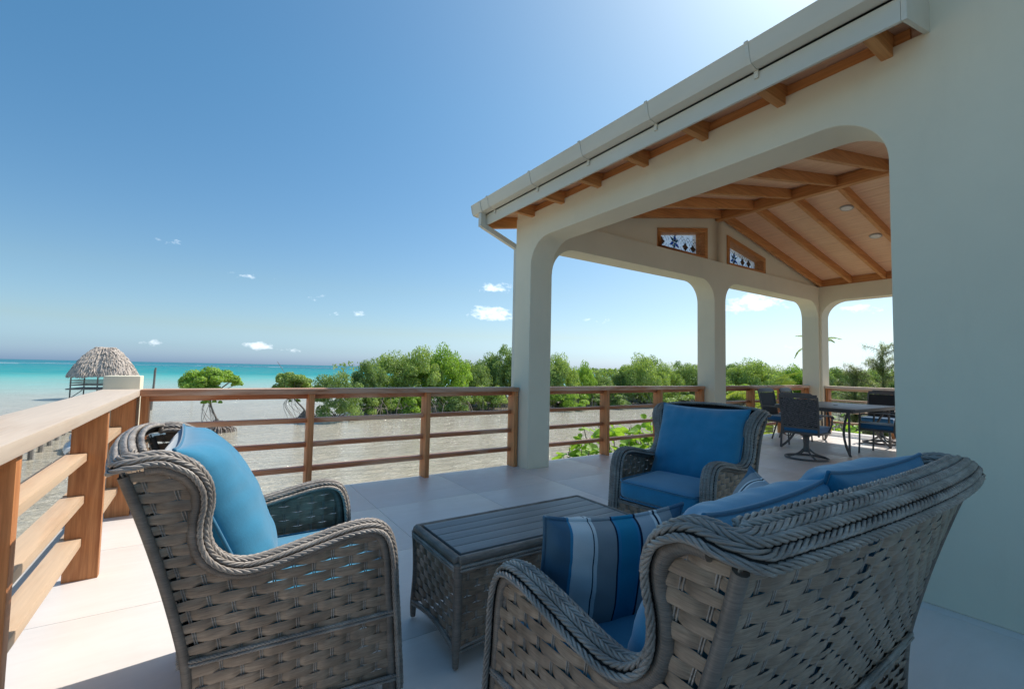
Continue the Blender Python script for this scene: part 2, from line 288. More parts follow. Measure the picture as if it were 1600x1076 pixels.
# ------------------------------------------------------------------ mesh helpers
class MB:
    def __init__(s): s.v = []; s.f = []
    def add(s, vs, fs):
        o = len(s.v); s.v.extend(vs); s.f.extend([tuple(i+o for i in q) for q in fs])
    def box(s, x0, x1, y0, y1, z0, z1, c=0.0):
        if c <= 0:
            s.add([(x, y, z) for z in (z0, z1) for y in (y0, y1) for x in (x0, x1)],
                  [(0, 2, 3, 1), (4, 5, 7, 6), (0, 1, 5, 4), (2, 6, 7, 3), (0, 4, 6, 2), (1, 3, 7, 5)]); return s
        bm = bmesh.new(); bmesh.ops.create_cube(bm, size=1)
        for v in bm.verts: v.co = Vector((x0+(v.co.x+.5)*(x1-x0), y0+(v.co.y+.5)*(y1-y0), z0+(v.co.z+.5)*(z1-z0)))
        bmesh.ops.bevel(bm, geom=bm.edges[:], offset=c, segments=2, profile=.7, affect='EDGES')
        bm.verts.index_update(); s.add([tuple(v.co) for v in bm.verts], [tuple(v.index for v in q.verts) for q in bm.faces]); bm.free(); return s
    def tube(s, pts, rad, n=8, cap=True, ref=None):
        pts = [Vector(q) for q in pts]; k = len(pts); vs = []; fs = []
        e = None
        for i, q in enumerate(pts):
            t_ = (pts[min(i+1, k-1)]-pts[max(i-1, 0)]).normalized()
            if e is None:
                e = (ref or (Vector((0, 0, 1)) if abs(t_.z) < .9 else Vector((1, 0, 0)))).cross(t_).normalized()
            else: e = (e - t_*e.dot(t_)).normalized()
            b = t_.cross(e); rr = rad[i] if isinstance(rad, (list, tuple)) else rad
            for j in range(n):
                a = 2*pi*j/n; vs.append(tuple(q+e*(cos(a)*rr)+b*(sin(a)*rr)))
        for i in range(k-1):
            for j in range(n):
                a, b = i*n+j, i*n+(j+1) % n; fs.append((a, b, b+n, a+n))
        if cap: fs.append(tuple(range(n))[::-1]); fs.append(tuple((k-1)*n+j for j in range(n)))
        s.add(vs, fs); return s
    def beam(s, p0, p1, w, h, up=(0, 0, 1)):
        p0, p1 = Vector(p0), Vector(p1); t_ = (p1-p0).normalized(); e = t_.cross(Vector(up)).normalized(); b = e.cross(t_)
        vs = [tuple(q+e*(sx*w/2)+b*(sz*h/2)) for q in (p0, p1) for sx, sz in ((-1, -1), (1, -1), (1, 1), (-1, 1))]
        s.add(vs, [(0, 1, 2, 3), (7, 6, 5, 4), (0, 4, 5, 1), (1, 5, 6, 2), (2, 6, 7, 3), (3, 7, 4, 0)]); return s
    def prism(s, poly, a0, a1, fn):
        n = len(poly); vs = [fn(q, a0) for q in poly]+[fn(q, a1) for q in poly]
        s.add(vs, [tuple(range(n)), tuple(range(2*n-1, n-1, -1))]+[(i, i+n, (i+1) % n+n, (i+1) % n) for i in range(n)]); return s
    def mesh(s, name, m, smooth=True, angle=40):
        me = bpy.data.meshes.new(name); me.from_pydata(s.v, [], s.f); me.materials.append(m)
        if smooth:
            me.polygons.foreach_set('use_smooth', [True]*len(me.polygons))
            me.set_sharp_from_angle(angle=radians(angle))
        me.update(); return me
    def build(s, name, m, parent=None, smooth=True, fix=False, bevel=0, angle=40):
        me = s.mesh(name, m, smooth and not fix and not bevel, angle)
        if fix or bevel:
            bm = bmesh.new(); bm.from_mesh(me); bmesh.ops.remove_doubles(bm, verts=bm.verts[:], dist=1e-5)
            bmesh.ops.recalc_face_normals(bm, faces=bm.faces[:])
            if bevel:
                es = [e for e in bm.edges if len(e.link_faces) == 2 and e.calc_face_angle(0) > .6]
                bmesh.ops.bevel(bm, geom=es, offset=bevel, segments=2, profile=.6, affect='EDGES')
            bm.to_mesh(me); bm.free()
            if smooth:
                me.polygons.foreach_set('use_smooth', [True]*len(me.polygons)); me.set_sharp_from_angle(angle=radians(angle))
        o = bpy.data.objects.new(name, me); COL.objects.link(o); o.parent = parent; return o
def tag(o, label=None, cat=None, group=None, kind=None):
    for k, v in (('label', label), ('category', cat), ('group', group), ('kind', kind)):
        if v: o[k] = v
    return o
def thing(name, loc, label, cat, group=None, rz=0.0):
    o = bpy.data.objects.new(name, None); o.empty_display_size = .2; COL.objects.link(o); o.location = loc; o.rotation_euler = (0, 0, rz); return tag(o, label, cat, group)
def inst(name, me, parent=None, loc=(0, 0, 0), rot=(0, 0, 0), scl=(1, 1, 1)):
    o = bpy.data.objects.new(name, me); COL.objects.link(o); o.parent = parent; o.location = loc; o.rotation_euler = rot; o.scale = scl; return o
KIDS = {}
def copy_tree(o, parent=None):
    c = o.copy(); COL.objects.link(c); c.parent = parent
    for ch in list(o.children): copy_tree(ch, c)
    return c
def lerp(a, b, t): return a+(b-a)*t
def interp(tab, x):
    if x <= tab[0][0]: return tab[0][1]
    for (a, b), (c, d) in zip(tab, tab[1:]):
        if x <= c: return b+(d-b)*(x-a)/(c-a)
    return tab[-1][1]
def spline(pts, step):
    """Catmull-Rom resampling"""
    P = [Vector(q) for q in pts]; P = [P[0]*2-P[1]]+P+[P[-1]*2-P[-2]]; dense = []
    for i in range(1, len(P)-2):
        for k in range(16):
            t_ = k/16; a, b, c, d = P[i-1:i+3]
            dense.append(.5*((2*b)+(c-a)*t_+(2*a-5*b+4*c-d)*t_*t_+(3*b-a-3*c+d)*t_**3))
    dense.append(P[-2]); out_ = [dense[0]]; acc_ = 0
    for a, b in zip(dense, dense[1:]):
        L = (b-a).length; x = step-acc_
        while x <= L and L > 0: out_.append(a.lerp(b, x/L)); x += step
        acc_ = (acc_+L) % step if L > 0 else acc_
    return out_

# ================================================================== SETTING
sea = MB()
ang = [i*pi/24 for i in range(48)]; rings = [0, 20, 60, 150, 400, 1200, 4000, 12000]
vs = [(0, 0, 0)]; fs = []
for rr in rings[1:]:
    vs += [(rr*cos(a), rr*sin(a), 0) for a in ang]
for j in range(48): fs.append((0, 1+j, 1+(j+1) % 48))
for k in range(len(rings)-2):
    for j in range(48): a = 1+k*48+j; b = 1+k*48+(j+1) % 48; fs.append((a, a+48, b+48, b))
sea.add(vs, fs); o = sea.build('sea_water', WATER, smooth=False); o.location = (0, 0, -4.0); tag(o, kind='structure')
g = MB(); g.box(-400, 400, -60, 2, -5.5, -4.6); 
g.v = []; g.f = []
# land on the south side, carrying the house
shore = [(-300, -200), (-300, -14), (-40, -10), (-12, -3), (2, 3.6), (14, 6.5), (26, 10), (60, 16), (120, 18), (300, 22), (300, -200)]
g.prism(shore, -5.0, -3.88, lambda q, a: (q[0], q[1], a)); tag(g.build('shore_ground', MUD, fix=True, smooth=False), kind='structure')
# reef breakers along the horizon
rf = MB(); q_ = random.Random(3)
for i in range(150):
    a = radians(-40+i*.9+q_.uniform(-.4, .4)); D = q_.uniform(760, 980); L = q_.uniform(6, 34); x, y = D*sin(a), D*cos(a)
    rf.beam((x-L*cos(a), y+L*sin(a), 0), (x+L*cos(a), y-L*sin(a), 0), 3.0, q_.uniform(.9, 2.2))
o = rf.build('reef_surf', FOAM, smooth=False); o.location = (0, 0, -4.0); tag(o, kind='stuff')

# deck slab and tiles
fl = MB(); fl.box(-1.0, 12.0, -2.5, 5.06, -.25, -.012); o = fl.build('deck_slab', CONC, fix=True, bevel=.006); tag(o, kind='structure')
deck_floor = MB().box(-.70, 11.84, -2.45, 5.0, -.012, -.007).build('deck_floor', GROUT, smooth=False); tag(deck_floor, kind='structure')
TM = {}
def tile_at(x0, x1, y0, y1):
    key = (round(x1-x0, 3), round(y1-y0, 3))
    if key not in TM:
        b = MB().box(0, key[0]-.003, 0, key[1]-.003, 0, .007, .0012); TM[key] = b.mesh('floor_tile', TILE)
    inst('floor_tile', TM[key], deck_floor, (x0+.0015, y0+.0015, -.0068+R.uniform(0, .0003)))
xs = [-.70]+[.31+i for i in range(-1, 12)]+[11.84]; xs = sorted(set(round(x, 3) for x in xs))
ys = [-2.45]+[-1.95+i for i in range(0, 7)]+[5.0]; ys = sorted(set(round(y, 3) for y in ys))
for xa, xb in zip(xs, xs[1:]):
    for ya, yb in zip(ys, ys[1:]): tile_at(xa, xb, ya, yb)

# ================================================================== HOUSE
house = thing('house', (5.5, 2.5, 0), 'cream stucco house with arched porch openings and exposed timber roof', 'house')
def hb(mb, name, m, parent=None, **k):
    o = mb.build(name, m, parent or house, **k)
    if parent is None: o.location = (-5.5, -2.5, 0)
    return o
XW = 3.39; T_ = .35
def arch(a0, a1, ztop, rx, rz, n=14):
    """inverted U outline from (a0,0) up and over to (a1,0)"""
    pts = [(a0, 0), (a0, ztop-rz)]
    pts += [(a0+rx*(1-cos(t)), ztop-rz+rz*sin(t)) for t in [pi/2*i/n for i in range(1, n+1)]]
    pts += [(a1-rx*(1-sin(t)), ztop-rz+rz*cos(t)) for t in [pi/2*i/n for i in range(0, n+1)]]
    pts += [(a1, 0)]; return pts
# west wall seen on the right: one big arch; polygon in (y,z)
def wall_poly(a_lo, a_hi, z_hi, arches):
    pts = [(a_lo, 0)]
    for ar in arches: pts += ar
    pts += [(a_hi, 0), (a_hi, z_hi), (a_lo, z_hi)]; return pts
WALLZ = 3.26
# built in quads around the arch so that large faces triangulate cleanly
def arch_wall(mb, lo, hi, ztop, arches, fn, d0, d1):
    pts = [(lo, 0)]
    for (a0, a1, zt, rx, rz) in arches:
        ar = arch(a0, a1, zt, rx, rz)
        if abs(a0-lo) < 1e-4: pts = []; ar = ar[1:]
        pts += ar
    pts += [(hi, 0), (hi, ztop), (lo, ztop)]
    mb.prism(pts, d0, d1, fn)
def clean(o, dist=1e-4, bev=.008):
    me = o.data; bm = bmesh.new(); bm.from_mesh(me)
    bmesh.ops.remove_doubles(bm, verts=bm.verts[:], dist=dist)
    seen = {}
    for fc in bm.faces: seen.setdefault(tuple(sorted(v.index for v in fc.verts)), []).append(fc)
    bmesh.ops.delete(bm, geom=[x for l in seen.values() if len(l) > 1 for x in l], context='FACES_ONLY')
    bmesh.ops.recalc_face_normals(bm, faces=bm.faces[:])
    es = [e for e in bm.edges if len(e.link_faces) == 2 and e.calc_face_angle(0) > 1.2]
    if bev: bmesh.ops.bevel(bm, geom=es, offset=bev, segments=3, profile=.5, affect='EDGES', clamp_overlap=True)
    bm.to_mesh(me); bm.free(); me.polygons.foreach_set('use_smooth', [True]*len(me.polygons)); me.set_sharp_from_angle(angle=radians(14)); return o
w = MB(); w.prism([(-3.0, 0), (.985, 0)]+arch(.985, 4.67, 2.908, .36, .34)[1:]+[(5.01, 0), (5.01, WALLZ), (.80, WALLZ), (.80, 4.75), (-3.0, 4.75)], XW, XW+T_, lambda q, a: (a, q[0], q[1]))
clean(hb(w, 'west_wall', STUC))
w = MB(); arch_wall(w, XW+T_, 11.5, 3.25, [(XW+T_, 7.43, 2.89, .40, .38), (7.77, 11.45, 2.915, .40, .38)], lambda q, a: (q[0], a, q[1]), 4.67, 5.01)
clean(hb(w, 'gable_wall', STUC))
w = MB(); arch_wall(w, -2.0, 5.01, 3.25, [(1.0, 4.62, 2.915, .40, .38)], lambda q, a: (a, q[0], q[1]), 11.5, 11.84)
clean(hb(w, 'side_wall', STUC))
ZR = lambda x: 4.04-.2*abs(x-7.6)           # underside of the rafters
ZB = lambda x: ZR(x)+.15                      # underside of the boards
# gable triangle, set 5 cm back above the ledge, with two window openings
w = MB(); Y0, Y1 = 4.72, 5.005
wins = [(5.93, 7.28, lambda x: 3.565+.185*(x-5.93)), (7.90, 9.25, lambda x: 3.81-.175*(x-7.90))]
brk = [3.40, 5.93, 7.28, 7.6, 7.90, 9.25, 11.83]
for a, b in zip(brk, brk[1:]):
    zl = lambda x: 3.252
    for wa, wb, tp in wins:
        if abs(wa-a) < .01: zl = tp
    w.prism([(a, zl(a)), (b, zl(b)), (b, ZB(b)-.004), (a, ZB(a)-.004)], Y0, Y1, lambda q, s_: (q[0], s_, q[1]))
clean(hb(w, 'gable_panel', STUC), bev=0)
# stained-glass windows
def gwin(i, wa, wb, tp):
    fr = MB(); tw_ = .075; z0 = 3.256
    ax_ = lambda q, s_: (q[0], s_, q[1])
    yf0, yf1 = 4.700, 4.925
    dz = (tp(wb)-tp(wa))/(wb-wa)
    fr.prism([(wa, z0), (wa+tw_, z0+tw_*.6), (wa+tw_, tp(wa+tw_)-tw_), (wa, tp(wa))], yf0, yf1, ax_)
    fr.prism([(wb-tw_, z0+tw_*.6), (wb, z0), (wb, tp(wb)), (wb-tw_, tp(wb-tw_)-tw_)], yf0, yf1, ax_)
    fr.prism([(wa+tw_, tp(wa+tw_)-tw_), (wb-tw_, tp(wb-tw_)-tw_), (wb, tp(wb)), (wa, tp(wa))], yf0, yf1, ax_)
    fr.prism([(wa, z0), (wb, z0), (wb-tw_, z0+tw_*.6), (wa+tw_, z0+tw_*.6)], yf0, yf1, ax_)
    fo = hb(fr, 'gable_window', RAFT, fix=True, bevel=.003); fo['label'] = ('left' if i == 0 else 'right')+' trapezoid gable window with blue flower in stained glass'
    ia, ib = wa+tw_, wb-tw_; zt = lambda x: tp(x)-tw_; zb_ = z0+tw_*.6; yp = 4.885
    MB().prism([(ia, zb_), (ib, zb_), (ib, zt(ib)), (ia, zt(ia))], yp, yp+.006, ax_).build('glass_pane', G_WHITE, fo, smooth=False, fix=True)
    def inside(x, z): return ia+.01 < x < ib-.01 and zb_+.01 < z < zt(x)-.01
    def piece(name, pts, m, lead=True):
        pts = [(min(max(x, ia+.004), ib-.004), z) for x, z in pts]; pts = [(x, min(max(z, zb_+.004), zt(x)-.004)) for x, z in pts]
        MB().prism(pts, yp-.006, yp-.001, ax_).build(name, m, fo, smooth=False, fix=True)
        if lead: LD.tube([(x, yp-.006, z) for x, z in pts+[pts[0]]], .004, 4, False)
    LD = MB(); cx, cz = (wa+wb)/2+(-.02 if i == 0 else -.16), 3.485 if i == 0 else 3.465; s_ = .15 if i == 0 else .13
    for k in range(6):
        a = k*pi/3+.35; L = s_*(1.0 if k % 2 else .85)
        pt = [(cx+.012*cos(a), cz+.012*sin(a)), (cx+L*.5*cos(a-.35), cz+L*.5*sin(a-.35)), (cx+L*cos(a+.1), cz+L*sin(a+.1)), (cx+L*.55*cos(a+.42), cz+L*.55*sin(a+.42))]
        piece('glass_petal', pt, G_BLUE if k % 2 else G_TEAL)
    for dx in (-.34, .30, .52):
        x = cx+dx
        if not inside(x, 3.46): continue
        h = .07
        piece('glass_diamond', [(x-.08, 3.45), (x-.03, 3.45-h*.6), (x, 3.45-h), (x+.03, 3.45-h*.6), (x+.08, 3.45), (x+.025, 3.45+h*.5), (x, 3.45+h*1.0), (x-.025, 3.45+h*.5)], G_BROWN)
    def arc(x, z, rr, a0, a1):
        seg = []
        for k in range(13):
            a = lerp(a0, a1, k/12); q = (x+rr*cos(a), z+rr*sin(a)*.9)
            if inside(*q): seg.append((q[0], yp-.004, q[1]))
            else:
                if len(seg) > 1: LD.tube(seg, .0032, 4, False)
                seg = []
        if len(seg) > 1: LD.tube(seg, .0032, 4, False)
    for dx in (-.50, -.34, -.17, .14, .30, .46, .62):
        for rr in (.13, .19):
            arc(cx+dx, 3.46, rr, .2, 1.35); arc(cx+dx, 3.46, rr, 1.8, 2.95); arc(cx+dx, 3.46, rr, -1.4, -.2); arc(cx+dx, 3.46, rr, 3.3, 4.5)
    LD.build('lead_line', LEAD, fo, smooth=False)
for i, wv in enumerate(wins): gwin(i, *wv)

# rafters (tails reach past the wall), ridge, boards
YR = [4.60, 4.02, 3.42, 2.80, 2.18, 1.57, .95]
for y in YR:
    for side in (-1, 1):
        xe = 3.03 if side < 0 else 12.15
        x0 = 7.6+side*.055
        mb = MB(); ax_ = lambda q, s_: (q[0], s_, q[1])
        xw = 3.39 if side < 0 else 11.85
        mb.prism([(x0, ZR(x0)), (xw, ZR(xw)), (xe, ZR(xe)+.075), (xe, ZB(xe)-.002), (x0, ZB(x0)-.002)], y, y+.060, ax_)
        hb(mb, 'rafter', RAFT, fix=True, bevel=.005)
for side in (-1, 1):          # barge rafters beyond the gable
    xe = 3.03 if side < 0 else 12.15; x0 = 7.6
    mb = MB(); mb.prism([(x0, ZR(x0)), (xe, ZR(xe)), (xe, ZB(xe)-.002), (x0, ZB(x0)-.002)], 5.20, 5.27, lambda q, s_: (q[0], s_, q[1])); hb(mb, 'barge_rafter', RAFT, fix=True, bevel=.005)
mb = MB().box(7.545, 7.655, .9, 5.19, 4.0, 4.165); hb(mb, 'ridge_beam', BEAMY, fix=True, bevel=.005)
for side, xa in ((-1, 3.40), (1, 11.50)):     # frieze boards over the wall heads, between rafters
    for ya, yb in zip(YR[1:]+[.80], YR):
        mb = MB().box(xa+.012, xa+.04, ya+.073, yb-.001, 3.262 if side < 0 else 3.252, ZB(xa)-.01); hb(mb, 'frieze_board', BEAMY, smooth=False)
bd = {}
for side in (-1, 1):
    ceil = MB(); n = 50
    L = sqrt((4.55)**2+(.91)**2)
    bw = L/n
    for k in range(n):
        s0, s1 = k*bw+.0015, (k+1)*bw-.0015
        def pt(s_, up, y): 
            dx = s_*.98058; return (7.6+side*dx, y, 4.19-.2*dx+up)
        jt = R.uniform(1.5, 4.2)
        for y0, y1 in ((.82, jt), (jt+.0015, 5.28)):
            ch = .003; v_ = [pt(s0, .003, y0), pt(s0+ch, 0, y0), pt(s1-ch, 0, y0), pt(s1, .003, y0), pt(s1, .014, y0), pt(s0, .014, y0)]
            v2 = [(a, y1, c_) for a, _, c_ in v_]
            ceil.add(v_+v2, [(0, 1, 7, 6), (1, 2, 8, 7), (2, 3, 9, 8), (3, 4, 10, 9), (4, 5, 11, 10), (5, 0, 6, 11), (5, 4, 3, 2, 1, 0), (6, 7, 8, 9, 10, 11)])
    o = hb(ceil, 'ceiling_boards', BOARD, smooth=False); o['kind'] = 'stuff'
mb = MB()
for side in (-1, 1):
    a0 = (7.6, 4.206); a1 = (7.6+side*4.60, 4.206-.92)
    mb.prism([a0, a1, (a1[0], a1[1]+.07), (a0[0], a0[1]+.07)], .80, 5.32, lambda q, s_: (q[0], s_, q[1]))
hb(mb, 'roof', ROOFM, fix=True, smooth=False)
# upper storey roof of the main block, above the frame
mb = MB(); mb.box(2.45, 12.2, -3.5, 1.45, 4.75, 4.9); mb.v = mb.v; hb(mb, 'upper_roof', TRIM, smooth=False)
# fascia, its return and the gutter
fa = MB().box(3.0, 3.022, .805, 5.30, 3.152, 3.345); hb(fa, 'fascia', TRIM, fix=True, bevel=.003)
fr_ = MB().prism([(3.0, 3.150), (XW, 3.245), (XW, 3.50), (3.0, 3.42)], .778, .804, lambda q, s_: (q[0], s_, q[1])); hb(fr_, 'fascia_return', TRIM, fix=True, bevel=.003)
fa = MB()
for side in (-1, 1):
    xe = 3.0 if side < 0 else 12.18
    fa.prism([(7.6, 4.14), (xe, 4.14-.2*abs(xe-7.6)-.05), (xe, 4.26-.2*abs(xe-7.6)), (7.6, 4.26)], 5.285, 5.31, lambda q, s_: (q[0], s_, q[1]))
hb(fa, 'barge_board', TRIM, fix=True, smooth=False)
prof = [(2.998, 3.42), (2.998, 3.300), (2.965, 3.292), (2.905, 3.305), (2.885, 3.345), (2.872, 3.415), (2.862, 3.432), (2.870, 3.440), (2.882, 3.432), (2.892, 3.350), (2.910, 3.315), (2.965, 3.302), (2.990, 3.308), (2.990, 3.42)]
gt = MB().prism(prof, .80, 5.34, lambda q, s_: (q[0], s_, q[1])); gutter = hb(gt, 'gutter', TRIM, fix=True, smooth=True, angle=28)
for yy in (1.57, 2.40, 3.20, 4.02, 4.93):
    br = [(2.999, 3.296), (2.965, 3.287), (2.902, 3.300), (2.880, 3.345), (2.866, 3.415), (2.855, 3.436), (2.862, 3.446), (2.874, 3.440), (2.888, 3.350), (2.91, 3.31), (2.965, 3.298), (2.999, 3.305)]
    mb = MB().prism(br, yy-.012, yy+.012, lambda q, s_: (q[0], s_, q[1])); mb.box(2.984, 2.9985, yy-.014, yy+.014, 3.24, 3.31); mb.build('gutter_bracket', TRIM, gutter, fix=True, smooth=False)
cpv = [(2.999, 3.425), (2.999, 3.298), (2.962, 3.288), (2.90, 3.303), (2.88, 3.345), (2.866, 3.415), (2.866, 3.438)]
MB().prism(cpv, 5.336, 5.345, lambda q, s_: (q[0], s_, q[1])).build('gutter_end_cap', TRIM, gutter, fix=True, smooth=False)
MB().prism(cpv, 5.10, 5.13, lambda q, s_: (q[0]-.002, s_, q[1]-.003)).build('gutter_joint', TRIM, gutter, fix=True, smooth=False)
dsp = MB(); dsp.box(2.905, 2.975, 5.13, 5.20, 3.12, 3.295, .006)
dsp.beam((2.94, 5.165, 3.14), (3.44, 5.075, 2.90), .062, .062); dsp.beam((3.44, 5.065, 2.92), (3.44, 5.065, 0.0), .06, .06, (1, 0, 0))
hb(dsp, 'downspout', TRIM, fix=True, smooth=False)
# ceiling lights
def lathe(mb, prof_, n=28, cx=0, cy=0, tilt=None):
    vs = []; fs = []
    for (rr, z) in prof_: vs += [(cx+rr*cos(2*pi*j/n), cy+rr*sin(2*pi*j/n), z) for j in range(n)]
    for k in range(len(prof_)-1):
        for j in range(n): a = k*n+j; b = k*n+(j+1) % n; fs.append((a, b, b+n, a+n))
    fs.append(tuple(range(n))[::-1]); fs.append(tuple((len(prof_)-1)*n+j for j in range(n)))
    mb.add(vs, fs); return mb
for i, (x, y) in enumerate(((8.57, 3.05), (9.78, 3.05))):
    e = thing('ceiling_light', (x, y, ZB(x)-.001), 'round ceiling light '+('nearest the ridge beam' if i == 0 else 'further down the slope, away from the ridge beam'), 'light', 'ceiling lights')
    e.rotation_euler = (0, atan2(.2, 1), 0)
    lathe(MB(), [(.095, 0), (.095, -.012), (.085, -.022), (.075, -.020), (.073, -.010)]).build('rim', RIM, e)
    lathe(MB(), [(.074, -.008), (.072, -.019), (.05, -.023), (.001, -.024)]).build('lens', DIFF, e)

# ================================================================== RAILINGS
def railing(label, axis, fixed, lo, hi, posts, capM, slatM, postM, inner, slat_side=1, cap=None):
    """axis 'x': runs along x at y in [fixed, fixed+.15]; axis 'y': runs along y at x in [fixed, fixed+.16]"""
    e = thing('railing', ((lo+hi)/2, fixed, 0) if axis == 'x' else (fixed, (lo+hi)/2, 0), label, 'railing', 'teak railings round the deck')
    def bx(l0, l1, c0, c1, z0, z1, name, m, bev=.006):
        if axis == 'x': b = MB().box(l0, l1, c0, c1, z0, z1, bev)
        else: b = MB().box(c0, c1, l0, l1, z0, z1, bev)
        o = b.build(name, m, e); o.location = -Vector(e.location); return o
    c0, c1 = cap
    bx(lo, hi, c0, c1, .962, 1.016, 'cap_rail', capM, .010)
    pp = sorted(posts)
    for a in pp: bx(a, a+.055, fixed, fixed+.155, 0.0, .961, 'post', postM)
    s0, s1 = inner
    edges = [(lo, None)]+[(a, a+.055) for a in pp]+[(hi, None)]
    for (a, a2), (b, b2) in zip(edges, edges[1:]):
        l0 = (a2 if a2 else a)-.012 if a2 else a; l1 = b+.012 if b2 else b
        if l1-l0 < .1: continue
        bx(l0, l1, s0+.005, s1, .912, .9615, 'under_rail', slatM, .004)
        for z in (.672, .432, .192): bx(l0, l1, s0, s1, z, z+.045, 'slat', slatM, .005)
    return e
railing('long weathered railing at the left, running out from the camera to the corner pillar', 'y', -.62, -2.4, 4.99, [-1.1, .45, 2.0, 3.56, 4.845], CAPY, SLATY, WOODZ, (-.645, -.545), cap=(-.70, -.445))
railing('sea-side railing between the corner pillar and the first porch column', 'x', 4.87, -.445, 3.375, [-.44, .86, 2.105, 3.32], CAPX, SLATX, WOODZ, (4.945, 5.03), cap=(4.85, 5.055))
railing('railing of three bays behind the high-backed armchair, between the first and second columns', 'x', 4.87, 3.745, 7.425, [4.99, 6.22, 7.37], CAPX, SLATX, WOODZ, (4.945, 5.03), cap=(4.85, 5.055))
railing('railing behind the dining chairs, between the second and corner columns', 'x', 4.87, 7.775, 11.445, [9.07, 10.3, 11.39], CAPX, SLATX, WOODZ, (4.945, 5.03), cap=(4.85, 5.055))
railing('far right railing beyond the dining table, running toward the house wall', 'y', 11.60, 1.02, 4.615, [2.2, 3.38, 4.55], CAPY, SLATY, WOODZ, (11.69, 11.775), cap=(11.57, 11.79))
o = MB().box(-.70, -.46, 4.995, 5.24, -.25, 1.125).build('corner_pillar', STUC, fix=True, bevel=.008); tag(o, 'low square stucco pillar at the corner of the two railings', 'pillar')

# ================================================================== WICKER
def braid(path, Nn, offs, pitch, rr, rho, seg=5, phase=0.0, ks=3):
    """parallel twisted ropes; path list of Vector, Nn list of normals, offs list of (lateral, up)"""
    mb = MB(); k = len(path); T = [(path[min(i+1, k-1)]-path[max(i-1, 0)]).normalized() for i in range(k)]
    s_ = [0.0]
    for a, b in zip(path, path[1:]): s_.append(s_[-1]+(b-a).length)
    E = [T[i].cross(Nn[i]).normalized() for i in range(k)]; N2 = [E[i].cross(T[i]).normalized() for i in range(k)]
    for j, (lo_, up_) in enumerate(offs):
        hand = 1 if j % 2 else -1
        for q in range(ks):
            pts = []
            for i in range(k):
                ph = hand*2*pi*(s_[i]/pitch)+2*pi*q/ks+j*1.1+phase
                c = path[i]+E[i]*(lo_+cos(ph)*rr*1.15)+N2[i]*(up_+sin(ph)*rr*.8); pts.append(c)
            mb.tube(pts, rho, seg, True)
    return mb
def ribbed(path, rad, rib=.006, n=9, amp=.0011):
    pts = spline(path, rib/3); rr = [rad-amp+amp*2*abs(sin(pi*i/3+.4)) for i in range(len(pts))]
    return MB().tube(pts, rr, n)
def in_poly(x, y, poly):
    c = False; j = len(poly)-1
    for i in range(len(poly)):
        xi, yi = poly[i]; xj, yj = poly[j]
        if (yi > y) != (yj > y) and x < (xj-xi)*(y-yi)/(yj-yi)+xi: c = not c
        j = i
    return c
WV = ((0, -.9), (.2, .05), (.4, .80), (.6, .98), (1, 1.08))
def weave(parent, name, S, inside, a_rng, z_rng, pitch=.034, hw=.0168, amp=.0054, hwf=None, sub=5, stakes=True, zs=None):
    """S(a,z)->(pos,normal). Flat strands pass over and under pairs of thin canes standing at whole values of a."""
    st_ = MB(); rows = []
    nz = int((z_rng[1]-z_rng[0])/pitch); a0, a1 = a_rng
    if stakes:
        for a in range(int(math.ceil(a0)), int(floor(a1))+1):
            for da in (-.055, .055):
                run = []
                for k in range(nz*2+2):
                    z = z_rng[0]+k*pitch/2
                    if z <= z_rng[1] and inside(a, z): run.append(S(a+da, z)[0])
                    else:
                        if len(run) > 1: st_.tube(run, .0021, 5, False)
                        run = []
                if len(run) > 1: st_.tube(run, .0021, 5, False)
    po = st_.build(name, ROPE, parent)
    for k in range(nz):
        z = z_rng[0]+(k+.5)*pitch; run = []
        steps = int((a1-a0)*sub)
        wob = [R.uniform(-.0008, .0008) for _ in range(steps+2)]
        def flush(run):
            if len(run) < 2: return
            vs = []; fs = []
            for (p_, n_, h_, zz) in run:
                up = Vector((0, 0, 1)); up = (up-n_*up.dot(n_)).normalized()
                c0 = p_+n_*.0013
                vs += [tuple(c0+up*h_-n_*.0012), tuple(c0+up*h_*.45+n_*.0009), tuple(c0-up*h_*.45+n_*.0009), tuple(c0-up*h_-n_*.0012), tuple(p_-n_*.0008)]
            for i in range(len(run)-1):
                for j in range(5):
                    a_, b_ = i*5+j, i*5+(j+1) % 5; fs.append((a_, a_+5, b_+5, b_))
            mb = MB(); mb.add(vs, fs); mb.build('weave_strand', STRAND, po, angle=60)
        for i in range(steps+1):
            a = a0+i/sub
            if inside(a, z):
                p_, n_ = S(a, z); xd = abs((a+k+1+1) % 2-1); off = amp*interp(WV, xd); h_ = hwf(a, z) if hwf else hw
                # a strand pinches slightly where it dives under the canes
                h_ *= interp(((0, .93), (.3, 1.0), (1, 1.01)), xd); run.append((p_+n_*(off+wob[i]), n_, h_, z))
            else: flush(run); run = []
        flush(run)
    return po

